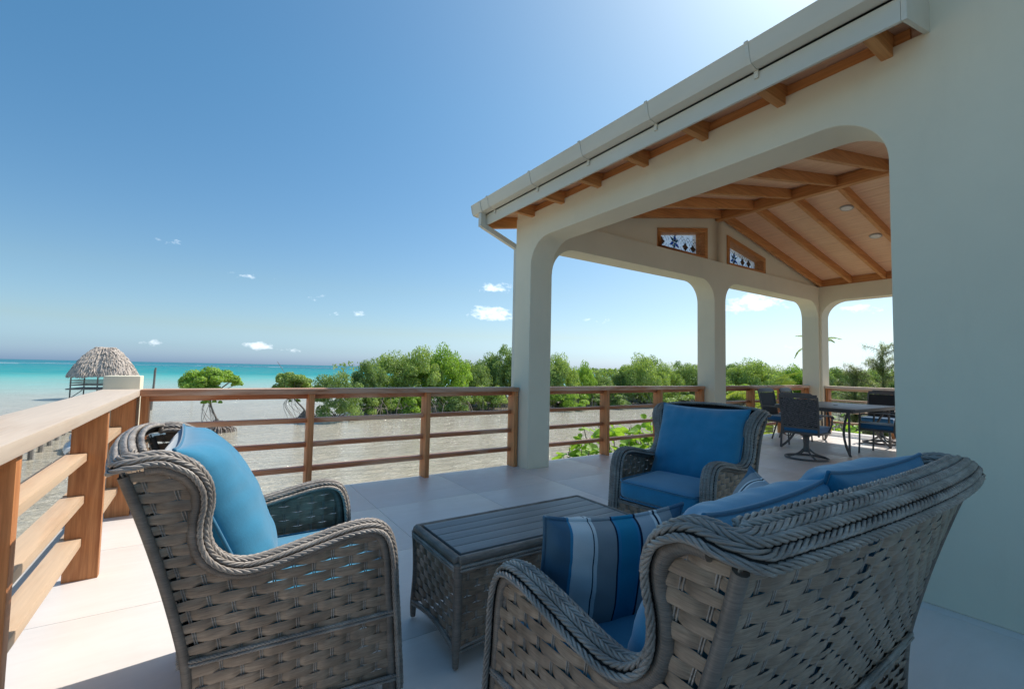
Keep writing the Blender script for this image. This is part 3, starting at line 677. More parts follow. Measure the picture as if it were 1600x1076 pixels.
PROF = [(.062, .972), (.085, .977), (.12, .977), (.155, .966), (.205, .932), (.240, .875), (.249, .815), (.243, .760), (.246, .700), (.268, .652), (.312, .618), (.37, .606), (.455, .617), (.575, .642), (.68, .662), (.765, .662), (.822, .628), (.853, .545), (.866, .40), (.880, .24), (.896, .03)]
REAR = [(.10, .225), (.27, .215), (.374, .200), (.58, .147), (.78, .085), (.93, .035), (1.0, .01)]     # z -> d
D0 = .45
def flare(z): 
    t_ = min(max((z-.68)/.28, 0), 1); return .045*t_*t_
def make_seat(root, Wd, bow=.03):
    """wicker frame, local x forward, y lateral, z up. Wd overall width"""
    yb = Wd/2-.048
    pts, nrm = [], []
    # right side (y<0): from the floor at the front up over the arm and wing to the back tip
    side = [Vector((d-D0, 0, z)) for d, z in PROF]
    side_r = spline(side, .012)[::-1]
    k = len(side_r); half = []
    for i, q in enumerate(side_r):
        T = (side_r[min(i+1, k-1)]-side_r[max(i-1, 0)]).normalized(); Nn_ = Vector((-T.z, 0, T.x)) * -1
        # outward normal must point up / forward
        if Nn_.z < -.2 or (abs(Nn_.z) <= .2 and q.z < .6 and Nn_.x < 0): Nn_ = -Nn_
        half.append((q, Nn_))
    # make normals continuous starting from the front foot (pointing +x)
    prev = Vector((1, 0, 0)); hh = []
    for q, n_ in half:
        if n_.dot(prev) < 0: n_ = -n_
        hh.append((q, n_)); prev = n_
    P1 = [Vector((q.x, -(yb+flare(q.z)), q.z)) for q, n_ in hh]; N1 = [n_ for q, n_ in hh]
    # corner and crown
    ye = yb+flare(.97); xt = -D0+.062; rc = .040
    crown = []; cn_ = []
    for i in range(1, 9):
        a = i/8*pi/2; crown.append(Vector((xt-rc*sin(a), -(ye)+rc*(1-cos(a)), .972))); cn_.append(Vector((-.75*sin(a), 0, 1)).normalized())
    n = int((2*(ye-rc))/.012)
    for i in range(1, n):
        y = lerp(-(ye-rc), ye-rc, i/n); w_ = 1-(y/(ye-rc))**2
        crown.append(Vector((xt-rc-bow*w_, y, .972+.018*w_))); cn_.append(Vector((-.78, 0, 1)).normalized())
    for i in range(8, 0, -1):
        a = i/8*pi/2; crown.append(Vector((xt-rc*sin(a), ye-rc*(1-cos(a)), .972))); cn_.append(Vector((-.75*sin(a), 0, 1)).normalized())
    P2 = [Vector((q.x, -q.y, q.z)) for q in P1[::-1]]; N2 = N1[::-1]
    P = P1+crown+P2; NN = P1 and (N1+cn_+N2)
    # smooth the normals a little
    for _ in range(4): NN = [NN[0]]+[(NN[i-1]+NN[i]*2+NN[i+1]).normalized() for i in range(1, len(NN)-1)]+[NN[-1]]
    offs = [(-.045, -.020), (-.028, -.005), (-.0095, .003), (.0095, .003), (.028, -.005), (.045, -.020)]
    braid(P, NN, offs, .082, .0062, .0043, ks=4).build('braided_rim', ROPE, root, angle=80)
    # solid bed below the ropes so that nothing shows between them
    bed = MB(); k = len(P); cs = [(-.046, -.020), (-.028, -.008), (0, -.002), (.028, -.008), (.046, -.020), (.0, -.026)]; vs = []; fs = []
    for i in range(k):
        T = (P[min(i+1, k-1)]-P[max(i-1, 0)]).normalized(); E = T.cross(NN[i]).normalized(); U = E.cross(T)
        for a, b in cs: vs.append(tuple(P[i]+E*a+U*b))
    for i in range(k-1):
        for j in range(6): a, b = i*6+j, i*6+(j+1) % 6; fs.append((a, a+6, b+6, b))
    bed.add(vs, fs); bed.build('rim_core', DARKW, root)
    # wrapped cane under the rim, on the outer side
    for sgn in (-1, 1):
        src = [(q, n_) for q, n_ in hh]; pth = []
        for q, n_ in src[::2]: pth.append(Vector((q.x, sgn*(yb+flare(q.z)+.016), q.z))-n_*.036)
        ribbed(pth, .0185, .0065, 10).build('wrapped_cane', WRAP, root, angle=80)
        # rear post
        rp = [Vector((d-D0-.004, sgn*(Wd/2-.022+flare(z)*.8), z)) for z, d in REAR if z < .95]; rp = [Vector((rp[0].x, rp[0].y, .02))]+rp
        MB().tube(spline(rp, .03), .0145, 10).build('rear_post', WRAP, root)
    # side panels
    path_in = [(q.x+D0-n_.x*.034, q.z-n_.z*.034) for q, n_ in hh]
    poly = [(interp(REAR, .09), .09)]+[(interp(REAR, z/50), z/50) for z in range(5, 48)]+[p_ for p_ in path_in[::-1] if p_[0] > interp(REAR, p_[1]) and p_[1] > .09]+[(path_in[0][0], .09)]
    sp_ = .054
    def Dof(a, z):
        Db = .225+.03+a*sp_          # stake foot
        w_ = max(0.0, 1-max(0, a*sp_-.02)/.42)
        return Db+(interp(REAR, z)-.222)*w_
    for sgn in (-1, 1):
        def S(a, z, sgn=sgn):
            d = Dof(a, z); return Vector((d-D0, sgn*(Wd/2-.032+flare(z)+.006*sin(pi*min(max((z-.1)/.5, 0), 1))), z)), Vector((0, sgn, 0))
        hwf = lambda a, z: lerp(.0120, .0168, min(max(a+.6, 0), 1)) if z > .35 else .0168
        weave(root, 'side_panel', S, lambda a, z: in_poly(Dof(a, z), z, poly), (-.8, 14), (.085, .955), hwf=hwf)
    # rear panel
    yr = Wd/2-.026; na = int(2*yr/.052); sp2 = 2*yr/na
    slots = [round(na/3), round(2*na/3)] if Wd > 1 else [1, na-1]
    def hwf2(a, z): return .0095 if min(abs(a-s_) for s_ in slots) < .55 and z > .3 else .0168
    def S2(a, z):
        y = (-yr+a*sp2); y2 = y*(1+flare(z)/yr); w_ = 1-(y/yr)**2
        return Vector((interp(REAR, z)-D0-.004-bow*.9*w_*min(1, max(0, (z-.2)/.6)), y2, z)), Vector((-1, 0, -.28)).normalized()
    weave(root, 'back_panel', S2, lambda a, z: 0 <= a <= na, (0, na), (.085, .95), hwf=hwf2, amp=.0056)
    # front skirt
    yr3 = Wd/2-.085; na3 = int(2*yr3/.044); sp3 = 2*yr3/na3
    def S3(a, z): return Vector((.405+.01*sin(z*10), -yr3+a*sp3, z)), Vector((1, 0, 0))
    weave(root, 'front_panel', S3, lambda a, z: 0 <= a <= na3, (0, na3), (.085, .295))
    # rope trims
    for z, off in ((.338, .010), (.098, .014)):
        for sgn in (-1, 1):
            xa, xb = interp(REAR, z)-D0, (.855 if z > .2 else .872)-D0
            ln_ = [Vector((lerp(xa, xb, i/70), sgn*(Wd/2-.028+off), z-.02*(i/70)+(.012*sin(pi*i/70) if z < .2 else 0))) for i in range(71)]
            braid(ln_, [Vector((0, 0, 1))]*71, [(0, .006), (0, -.006)], .035, .0042, .0042, 5).build('trim_rope', ROPE, root, angle=80)
        ln_ = [Vector((interp(REAR, z)-D0-.016-(bow*.3 if z > .2 else 0)*(1-((i-60)/60)**2), lerp(-Wd/2+.02, Wd/2-.02, i/120), z)) for i in range(121)]
        braid(ln_, [Vector((0, 0, 1))]*121, [(0, .006), (0, -.006)], .035, .0042, .0042, 5).build('trim_rope', ROPE, root, angle=80)
    ln_ = [Vector((.417, lerp(-Wd/2+.09, Wd/2-.09, i/80), .30)) for i in range(81)]
    braid(ln_, [Vector((0, 0, 1))]*81, [(0, .006), (0, -.006)], .035, .0042, .0042, 5).build('trim_rope', ROPE, root, angle=80)
    # seat deck and legs
    MB().box(-.24, .40, -Wd/2+.06, Wd/2-.06, .285, .318, .006).build('seat_deck', DARKW, root)
    for sx in (-.205, .395):
        for sy in (-1, 1):
            MB().tube([(sx, sy*(Wd/2-.045), .13), (sx, sy*(Wd/2-.045), .06), (sx, sy*(Wd/2-.045), 0.0)], [.023, .021, .015], 12).build('leg', WRAP, root)

LPOS = []
chair = thing('wicker_armchair', (.235, 2.105, 0), 'high-backed grey wicker armchair at the left, beside the railings', 'armchair', 'wicker armchairs round the coffee table')
make_seat(chair, .80)
chair2 = copy_tree(chair); chair2.location = (3.02, 2.13, 0); chair2.rotation_euler = (0, 0, pi+radians(7))
chair2['label'] = 'wicker armchair beyond the coffee table, facing the camera with royal blue cushions'
SOFA = (1.452, .845)
sofa = thing('wicker_loveseat', (SOFA[0], SOFA[1], 0), 'wide wicker loveseat in the right foreground, seen from behind', 'loveseat', rz=pi/2)
make_seat(sofa, 1.385, .055)

# ------------------------------------------------------------------ cushions
def nz_(x, y, z, s): return noise.noise(Vector((x*s, y*s, z*s)))
def pillow(name, label, cat, w, h, t, loc, rot, m=None, pipe=None, seed=0.0, n=44, square=3.2, edge=.012, group=None, sag=0.0, ears=.02):
    """pillow standing in local xz, thickness along y, centre at origin"""
    vs = []; idx = {}
    def outline(u_, v_):
        # edges draw in slightly between the corners
        x = u_*w/2*(1-.045*(1-v_*v_))*(1); z = v_*h/2*(1-.05*(1-u_*u_)); 
        k_ = (abs(u_)*abs(v_))**6*ears; return x*(1+k_), z*(1+k_)
    mb = MB()
    for side in (1, -1):
        for i in range(n+1):
            for j in range(n+1):
                u_ = sin(pi/2*(2*i/n-1)); v_ = sin(pi/2*(2*j/n-1)); x, z = outline(u_, v_)
                th = ((1-abs(u_)**square)*(1-abs(v_)**square))**.48*t/2
                rim = edge*(1-(max(abs(u_), abs(v_)))**14)**.5
                dens = min(1, th/(t*.2))
                wr = nz_(x+seed, z, side*3.0, 6)*.016+nz_(x, z+seed, side*7.0, 15)*.006+.010*nz_(z*1.0+seed, x*.25, side*5.0, 24)*max(abs(u_)-.35, 0)*1.5+.010*nz_(x*1.0+seed, z*.25, side*9.0, 24)*max(abs(v_)-.35, 0)*1.5
                # creases running in from the corners
                ca = abs(abs(u_)-abs(v_)); wr -= .010*exp(-(ca/.10)**2)*max(abs(u_), abs(v_))**3*(1-max(abs(u_), abs(v_))**8)
                th2 = max(th, rim)+wr*dens
                if sag: z -= sag*(1-u_*u_)*(v_+1)/2
                vs.append((x, side*th2, z))
    K = (n+1)*(n+1); fs = []
    for s_ in (0, 1):
        for i in range(n):
            for j in range(n):
                a = s_*K+i*(n+1)+j; q = (a, a+1, a+n+2, a+n+1); fs.append(q[::-1] if s_ == 0 else q)
    def rim_loop():
        L = [(i, 0) for i in range(n)]+[(n, j) for j in range(n)]+[(i, n) for i in range(n, 0, -1)]+[(0, j) for j in range(n, 0, -1)]; return [i*(n+1)+j for i, j in L]
    L = rim_loop()
    for a, b in zip(L, L[1:]+L[:1]): fs.append((a, b, b+K, a+K))
    mb.add(vs, fs); o = mb.build(name, m or BLUE, None, fix=True, angle=80)
    o.location = loc; o.rotation_euler = rot; tag(o, label, cat, group)
    pv = [((Vector(vs[a])+Vector(vs[a+K]))/2) for a in L]; pv = [q*1.008 for q in pv]; pv.append(pv[0])
    MB().tube(pv, .0062, 7, False).build('piping', pipe or PIPE, o, angle=80)
    return o
def seat_cushion(label, w, d, t, loc, rz, group, seed=0.0):
    """flat box cushion, crowned top, two piped edges"""
    nx, ny = 40, 40; mb = MB()
    def sgnp(c, e): return math.copysign(abs(c)**e, c)
    na, nb = 72, 22; vs = []; fs = []
    for j in range(nb+1):
        ph = -pi/2+pi*j/nb
        for i in range(na):
            th = 2*pi*i/na; cx, cy = sgnp(cos(th), .22), sgnp(sin(th), .22); cp, sp2_ = abs(cos(ph))**.25 if j not in (0, nb) else 0.0, sgnp(sin(ph), .42)
            x, y, z = d/2*cx*cp, w/2*cy*cp, t/2*sp2_
            if sp2_ > 0: z += .018*(1-(x/(d/2))**2)*(1-(y/(w/2))**2)*sp2_
            z += nz_(x+seed, y, z, 6)*.006; vs.append((x, y, z))
    for j in range(nb):
        for i in range(na): a = j*na+i; b = j*na+(i+1) % na; fs.append((a, b, b+na, a+na))
    mb.add(vs, fs); o = mb.build('seat_cushion', BLUE, None, fix=True, angle=80); o.location = loc; o.rotation_euler = (0, 0, rz); tag(o, label, 'cushion', group)
    for zz in (t/2-.012, -t/2+.012):
        ring = [(d/2*.995*sgnp(cos(2*pi*i/120), .2), w/2*.995*sgnp(sin(2*pi*i/120), .2), zz) for i in range(120)]; ring.append(ring[0])
        MB().tube(ring, .0055, 6, False).build('piping', PIPE, o, angle=80)
    return o
def place(base, rz, lx, ly): return (base[0]+lx*cos(rz)-ly*sin(rz), base[1]+lx*sin(rz)+ly*cos(rz))
def back_pillow(base, rz, lx, ly, z, w, h, t, tilt, label, seed, group='blue back cushions', yaw_=0.0):
    x, y = place(base, rz, lx, ly)
    # pillow's local y is its thickness: turn so that +y looks forward (local +x of the chair), lean backwards
    return pillow('back_cushion', label, 'cushion', w, h, t, (x, y, z), (radians(tilt), 0, rz-pi/2+yaw_), seed=seed, group=group)
c1b, c1r = (.235, 2.105), 0.0; c2b, c2r = (3.02, 2.13), pi+radians(7); sfb, sfr = SOFA, pi/2
seat_cushion('seat cushion of the left wicker armchair, half in sunlight', .60, .64, .135, (*place(c1b, c1r, .115, 0), .39), c1r, 'blue seat cushions', 1)
seat_cushion('royal blue seat cushion of the armchair beyond the coffee table', .60, .66, .145, (*place(c2b, c2r, .125, 0), .395), c2r, 'blue seat cushions', 2)
seat_cushion('long seat cushion on the loveseat, under its throw pillows', 1.20, .64, .135, (*place(sfb, sfr, .115, 0), .39), sfr, 'blue seat cushions', 3)
back_pillow(c1b, c1r, -.175, .0, .700, .66, .60, .30, 25, 'sunlit light blue back cushion in the left wicker armchair', 1.0)
back_pillow(c2b, c2r, -.17, .0, .700, .68, .60, .24, 21, 'royal blue back cushion in the armchair beyond the coffee table', 5.0)
back_pillow(sfb, sfr, -.170, .285, .688, .60, .56, .29, 20, 'back cushion on the loveseat, the nearer of two', 9.0, yaw_=.03)
back_pillow(sfb, sfr, -.185, -.315, .705, .62, .58, .30, 21, 'back cushion on the loveseat, the further of two', 13.0, yaw_=-.05)
pillow('throw_pillow', 'striped blue, white and grey throw pillow leaning by the near arm of the loveseat', 'pillow', .50, .46, .17, (1.135, 1.10, .575), (radians(14), radians(0), radians(-14)), m=STRIPE, pipe=STRIPE, seed=3.3, group='striped throw pillows', sag=.012)
pillow('throw_pillow', 'striped throw pillow at the far end of the loveseat, mostly hidden behind the blue cushions', 'pillow', .48, .46, .17, (1.86, .98, .585), (radians(24), radians(-8), radians(60)), m=STRIPE, pipe=STRIPE, seed=6.3, group='striped throw pillows', sag=.012)

# ------------------------------------------------------------------ coffee table
ct = thing('coffee_table', (1.46, 1.975, 0), 'low grey wicker coffee table with a planked top, between the seats', 'coffee table')
tl, tw2, th_ = 1.12, .50, .46
for k in range(5):
    w5 = (tw2-.09)/5; y0 = -tw2/2+.045+k*w5
    MB().box(-tl/2+.045, tl/2-.045, y0+.0018, y0+w5-.0018, th_-.018, th_-.002, .002).build('plank', PLANK, ct)
hx, hy = tl/2-.02, tw2/2-.02
for (a, b) in (((-hx, -hy), (hx, -hy)), ((hx, -hy), (hx, hy)), ((hx, hy), (-hx, hy)), ((-hx, hy), (-hx, -hy))):
    A, B = Vector((*a, th_-.022)), Vector((*b, th_-.022)); d = (B-A)
    ribbed([A, A+d*.33, A+d*.66, B], .0205, .006, 10, .0008).build('wrapped_edge', WRAP, ct, angle=80)
    nn_ = int(d.length/.006); oo = Vector((d.y, -d.x, 0)).normalized()*.018
    ln_ = [A+d*(i/nn_)+oo+Vector((0, 0, -.026)) for i in range(nn_+1)]
    braid(ln_, [Vector((0, 0, 1))]*len(ln_), [(0, .007), (0, -.007)], .035, .0045, .0042, 5).build('trim_rope', ROPE, ct, angle=80)
    # bowed side panels with an arched lower edge
    L = d.length; na = max(4, int(round(L/.046))); T = d.normalized(); O = Vector((T.y, -T.x, 0))
    def inz(z): return -.013*sin(pi*min(max((z-.06)/.36, 0), 1))**1
    def S(a, z, A=A, T=T, O=O, L=L, na=na):
        s_ = a/na; return A+T*(s_*L)+O*(.008+inz(z))+Vector((0, 0, z-A.z)), O
    arc_ = lambda a, na=na: .085+.030*sin(pi*a/na)
    weave(ct, 'side_panel', S, lambda a, z, na=na: 0 <= a <= na and z > arc_(a), (0, na), (.08, .43), hwf=None)
    ln_ = []
    for i in range(101):
        a = na*i/100; z = arc_(a)-.004; ln_.append(S(a, z)[0]+O*.006)
    braid(ln_, [Vector((0, 0, 1))]*101, [(0, .007), (0, -.007)], .035, .0045, .0042, 5).build('trim_rope', ROPE, ct, angle=80)
MB().box(-tl/2+.04, tl/2-.04, -tw2/2+.04, tw2/2-.04, th_-.04, th_-.02).build('top_board', DARKW, ct, smooth=False)
for sx in (-1, 1):
    for sy in (-1, 1):
        x, y = sx*(hx+.004), sy*(hy+.004)
        cp = [(x, y, .43), (x-sx*.006, y-sy*.006, .33), (x-sx*.008, y-sy*.008, .22), (x-sx*.004, y-sy*.004, .12), (x, y, .06), (x, y, .004)]
        q = spline(cp, .012); MB().tube(q, [.019 if v.z > .1 else lerp(.012, .019, v.z/.1) for v in q], 10).build('leg', WRAP, ct)

# ------------------------------------------------------------------ dining set
def curve(pts, rad, mb, n=8, step=.02): mb.tube(spline(pts, step), rad, n)
def dining_chair(root, swivel):
    fr = MB()
    bw, zt, zs = .25, .98, .42
    # back posts lean backwards (local +x is forward)
    for s_ in (-1, 1):
        if swivel: curve([(-.20, s_*bw*.93, .36), (-.225, s_*bw*.96, .55), (-.27, s_*bw, .80), (-.30, s_*bw, .95)], .014, fr)
        else:
            curve([(-.33, s_*bw*.95, 0), (-.26, s_*bw*.94, .22), (-.21, s_*bw*.93, .40), (-.235, s_*bw*.96, .60), (-.28, s_*bw, .82), (-.305, s_*bw, .95)], .014, fr)
            curve([(.26, s_*bw*1.02, 0), (.25, s_*bw*1.02, .2), (.245, s_*bw*1.03, .42), (.24, s_*bw*1.06, .60)], .014, fr)
    fr.build('frame', METAL, root)
    top = MB()
    prof_ = [(-.25, .905), (.25, .905), (.255, .965), (.20, .965), (.175, .985), (-.175, .985), (-.20, .965), (-.255, .965)]
    top.prism(prof_, 0, .022, lambda q, a: (-.30-.02*(q[1]-.9)/.08-a+.011, q[0], q[1])); top.build('top_rail', METAL, root, fix=True, bevel=.003)
    MB().beam((-.215, -bw*.95, .475), (-.215, bw*.95, .475), .02, .03).build('lower_rail', METAL, root, smooth=False)
    # chevron sling
    ch = MB(); nstr = 15
    for k in range(-3, nstr):
        for s_ in (-1, 1):
            pts = []
            for i in range(7):
                y = i/6*(bw-.012); z = .49+k*.029+(y*.42)
                if .488 < z < .905: pts.append(Vector((-.205-.10*((z-.42)/.5)-.004+.003*((i+k) % 2), s_*y, z)))
            if len(pts) > 1:
                for a, b in zip(pts, pts[1:]): ch.beam(a, b, .006, .019, (0, 0, 1))
    o = ch.build('woven_back', SLING, root, smooth=False)
    bk = MB(); bk.prism([(-bw+.01, .49), (bw-.01, .49), (bw-.01, .90), (-bw+.01, .90)], 0, .002, lambda q, a: (-.200-.10*((q[1]-.42)/.5)+a, q[0], q[1])); bk.build('back_cloth', BLACK, root, fix=True, smooth=False)
    for s_ in (-1, 1):
        ar = MB(); pts = spline([(-.245, s_*(bw+.01), .655), (-.12, s_*(bw+.035), .665), (.08, s_*(bw+.04), .655), (.22, s_*(bw+.025), .625), (.27, s_*(bw+.02), .585)], .03)
        for a, b in zip(pts, pts[1:]): ar.beam(a, b, .042, .02)
        ar.build('armrest', METAL, root, smooth=False)
        if swivel: MB().tube(spline([(.20, s_*(bw+.03), .63), (.16, s_*(bw+.03), .50), (.17, s_*bw*.9, .37)], .02), .012, 8).build('arm_support', METAL, root)
    sf = MB().box(-.22, .26, -bw*.98, bw*.98, .375, .405, .008); sf.build('seat_frame', METAL, root)
    cu = MB(); cu.box(-.215, .275, -bw*.97, bw*.97, .405, .485, .026); o = cu.build('seat_pad', DBLUE, root, angle=80)
    if swivel:
        hb_ = MB(); lathe(hb_, [(.075, .375), (.075, .345), (.045, .325), (.036, .20), (.042, .14), (.05, .10)], 20); hb_.build('swivel_column', METAL, root)
        rg = MB(); ring = [(.275*cos(2*pi*i/48), .275*sin(2*pi*i/48), .016) for i in range(49)]; rg.tube(ring, .015, 8, False); rg.build('base_ring', METAL, root)
        for k in range(4):
            a = pi/4+k*pi/2; MB().tube(spline([(.03*cos(a), .03*sin(a), .15), (.12*cos(a), .12*sin(a), .075), (.27*cos(a), .27*sin(a), .022)], .03), .013, 8).build('base_arm', METAL, root)
    else:
        MB().tube(spline([(.25, -bw, .16), (.1, -bw*.7, .19), (0, 0, .21), (.1, bw*.7, .19), (.25, bw, .16)], .03), .008, 6).build('stretcher', METAL, root)
GD = 'dining chairs round the table'
sw = thing('dining_chair', (7.56, 3.27, 0), 'swivel dining chair with its back to the camera at the left end of the table', 'dining chair', GD, radians(4)); dining_chair(sw, True)
sw2 = copy_tree(sw); sw2.location = (10.62, 3.30, 0); sw2.rotation_euler = (0, 0, pi+.08); sw2['label'] = 'dining chair at the far end of the table, backed by the far right railing'
fx = thing('dining_chair', (9.0, 4.30, 0), 'four-legged dining chair on the railing side of the table, left one of two', 'dining chair', GD, -pi/2-.06); dining_chair(fx, False)
fx2 = copy_tree(fx); fx2.location = (9.80, 4.30, 0); fx2.rotation_euler = (0, 0, -pi/2+.04); fx2['label'] = 'right one of two dining chairs on the railing side of the table'
fx3 = copy_tree(fx); fx3.location = (9.17, 2.80, 0); fx3.rotation_euler = (0, 0, pi/2-.05); fx3['label'] = 'dining chair on the near side of the table, cut off by the house wall'
dt = thing('dining_table', (9.2, 3.50, 0), 'dark metal dining table beyond the lounge chairs under the porch roof', 'dining table')
tp = MB(); tp.prism([(-.92, -.55), (-.88, -.60), (.92, -.60), (.96, -.56), (.96, .56), (.92, .60), (-.88, .60), (-.92, .55)], .708, .735, lambda q, a: (q[0], q[1], a)); tp.build('table_top', METAL, dt, fix=True, bevel=.006)
rm = MB(); rm.box(-.90, .94, -.58, .58, .672, .7075, .008); rm.build('apron', METAL, dt)
lathe(MB(), [(.035, .736), (.035, .742), (.02, .744), (.0005, .744)], 20).build('umbrella_hole_cap', METAL, dt)
for sx in (-1, 1):
    for sy in (-1, 1):
        MB().tube(spline([(sx*.80, sy*.47, .67), (sx*.72, sy*.40, .50), (sx*.66, sy*.36, .32), (sx*.74, sy*.42, .14), (sx*.86, sy*.52, 0)], .03), .019, 8).build('leg', METAL, dt)
        MB().tube(spline([(sx*.84, sy*.50, .67), (sx*.84, sy*.50, .4), (sx*.86, sy*.51, 0)], .05), .017, 8).build('leg_post', METAL, dt)

# ================================================================== BACKDROP
# thatched hut on stilts over the water
hut = thing('thatched_hut', (-11.7, 84.0, -4.0), 'thatched palapa on stilts over the turquoise water, at the end of the dock', 'hut', rz=radians(-8)); hut.scale = (.76, .76, 1.0)
def thatch_roof():
    mb = MB(); q = random.Random(5)
    a, b, ra, H0, H1 = 4.6, 3.9, 1.15, 3.25, 7.1
    def surf(th, t_):
        ca, sa = cos(th), sin(th); e = .62
        ex, ey = math.copysign(abs(ca)**e, ca), math.copysign(abs(sa)**e, sa)
        w_ = (1-t_)**.96; x = ex*lerp(ra, a, w_); y = ey*lerp(.25, b, w_); z = lerp(H0, H1, t_)-.20*(1-t_)**8+.35*sin(pi*t_)
        return Vector((x, y, z))
    n, mrow = 72, 14; vs = []; fs = []
    for j in range(mrow+1):
        for i in range(n):
            v = surf(2*pi*i/n, j/mrow); k = 1+.03*noise.noise(v*1.7); vs.append((v.x*k, v.y*k, v.z+.12*noise.noise(v*2.1)))
    for j in range(mrow):
        for i in range(n): A_ = j*n+i; B_ = j*n+(i+1) % n; fs.append((A_, B_, B_+n, A_+n))
    fs.append(tuple(mrow*n+i for i in range(n))); fs.append(tuple(range(n))[::-1]); mb.add(vs, fs)
    # shaggy overlapping tufts
    for row in range(18):
        t_ = row/18.0; cnt = int(230*(1-t_*.6))
        for i in range(cnt):
            th = 2*pi*(i+q.random())/cnt; tt = min(.99, max(0, t_+q.uniform(-.03, .05)))
            p0 = surf(th, min(1, tt+.10)); p1 = surf(th+q.uniform(-.04, .04), max(0, tt-.03)); o_ = Vector((cos(th), sin(th), .5)).normalized()
            p1 = p1+o_*q.uniform(.05, .34)+Vector((0, 0, -q.uniform(0, .30))); tdir = Vector((-sin(th), cos(th), 0))*q.uniform(.05, .13)
            mb.add([tuple(p0-tdir*.5+o_*.03), tuple(p0+tdir*.5+o_*.03), tuple(p1+tdir), tuple(p1-tdir), tuple((p0+p1)/2+o_*.16)], [(0, 1, 4), (1, 2, 4), (2, 3, 4), (3, 0, 4)])
    return mb
thatch_roof().build('thatch_roof', THATCH, hut, angle=60)
for x in (-3.6, 0, 3.6):
    for y in (-2.9, 2.9): MB().tube([(x, y, -1.0), (x, y, 3.6)], .11, 8).build('stilt', GREYWOOD, hut)
MB().box(-4.1, 4.1, -3.3, 3.3, 1.35, 1.52).build('hut_floor', GREYWOOD, hut, smooth=False)
for z in (1.95, 2.25, 2.55):
    for a, b in (((-3.7, -3.0), (3.7, -3.0)), ((-3.7, 3.0), (3.7, 3.0)), ((-3.7, -3.0), (-3.7, 3.0))): MB().beam((*a, z), (*b, z), .06, .1).build('hut_rail', GREYWOOD, hut, smooth=False)
MB().box(-3.4, 2.2, -2.7, -2.2, 1.95, 2.05).build('bench', GREYWOOD, hut, smooth=False)
for x, z0, z1 in ((-3.6, .2, 1.3), (0, .2, 1.3)): MB().beam((x, -2.9, z0), (x+1.6, -2.9, z1), .1, .1).build('brace', GREYWOOD, hut, smooth=False)
# dock
dock = thing('wooden_dock', (-9.5, 45, -4.0), 'narrow wooden dock on piles running out to the thatched hut', 'dock')
D1, D2 = Vector((-7.4, 24, 1.15)), Vector((-11.0, 81.6, 1.35)); dv = (D2-D1); nb = 150
base = Vector((-9.5, 45, 0)); side_ = Vector((dv.y, -dv.x, 0)).normalized()
pl_me = MB().box(-.7, .7, -.17, .17, 0, .05).mesh('deck_plank', GREYWOOD, False)
for k in range(nb):
    q = D1+dv*(k/nb)-base; inst('deck_plank', pl_me, dock, q, (0, 0, atan2(side_.y, side_.x)+R.uniform(-.01, .01)))
for s_ in (-.55, .55): MB().beam(D1-base+side_*s_+Vector((0, 0, -.1)), D2-base+side_*s_+Vector((0, 0, -.1)), .1, .18).build('joist', GREYWOOD, dock, smooth=False)
pile_me = MB().tube([(0, 0, -2.2), (0, 0, 0)], .12, 8).mesh('pile', GREYWOOD)
for k in range(24):
    for s_ in (-.6, .6): inst('pile', pile_me, dock, D1+dv*(k/23)-base+side_*s_)
for i, (x, y, h, tl_) in enumerate(((-4.8, 63.0, 4.6, .05), (-8.9, 120, 3.6, 0), (-2.2, 119, 3.4, .01))):
    o = MB().tube([(0, 0, -.8), (tl_*h, 0, h)], [.13, .09], 8).build('mooring_post', GREYWOOD); o.location = (x, y, -4.0)
    tag(o, ['slanting mooring post in the shallows just right of the corner pillar', 'left one of two far posts standing in the turquoise water', 'right one of two far posts standing in the turquoise water'][i], 'post', 'mooring posts')
# jet ski on the shallows beside the dock
js = thing('jet_ski', (-6.05, 36.4, -4.0), 'white and grey jet ski moored beside the dock', 'jet ski', rz=radians(100))
def hull(sec, m, name, zadd=0):
    mb = MB(); n = 10; vs = []; fs = []
    for (x, w_, zb, zt) in sec:
        for j in range(n):
            a = 2*pi*j/n; vs.append((x, w_*math.copysign(abs(cos(a))**.7, cos(a)), lerp(zb, zt, .5+.5*sin(a))))
    for i in range(len(sec)-1):
        for j in range(n): a = i*n+j; b = i*n+(j+1) % n; fs.append((a, b, b+n, a+n))
    fs.append(tuple(range(n))[::-1]); fs.append(tuple((len(sec)-1)*n+j for j in range(n))); mb.add(vs, fs); mb.build(name, m, js, angle=50)
hull([(-1.5, .55, -.1, .42), (-.8, .6, -.15, .5), (.4, .58, -.15, .55), (1.2, .35, -.05, .6), (1.6, .06, .3, .6)], WHITE, 'hull')
hull([(-1.3, .25, .35, .85), (-.6, .24, .4, .92), (.15, .2, .45, .86)], GREYP, 'seat')
hull([(.1, .34, .4, .95), (.6, .38, .4, 1.0), (1.3, .12, .4, .7)], WHITE, 'cowl')
MB().tube([(.25, -.38, 1.05), (.35, 0, 1.08), (.25, .38, 1.05)], .03, 6).build('handlebar', BLACK, js)

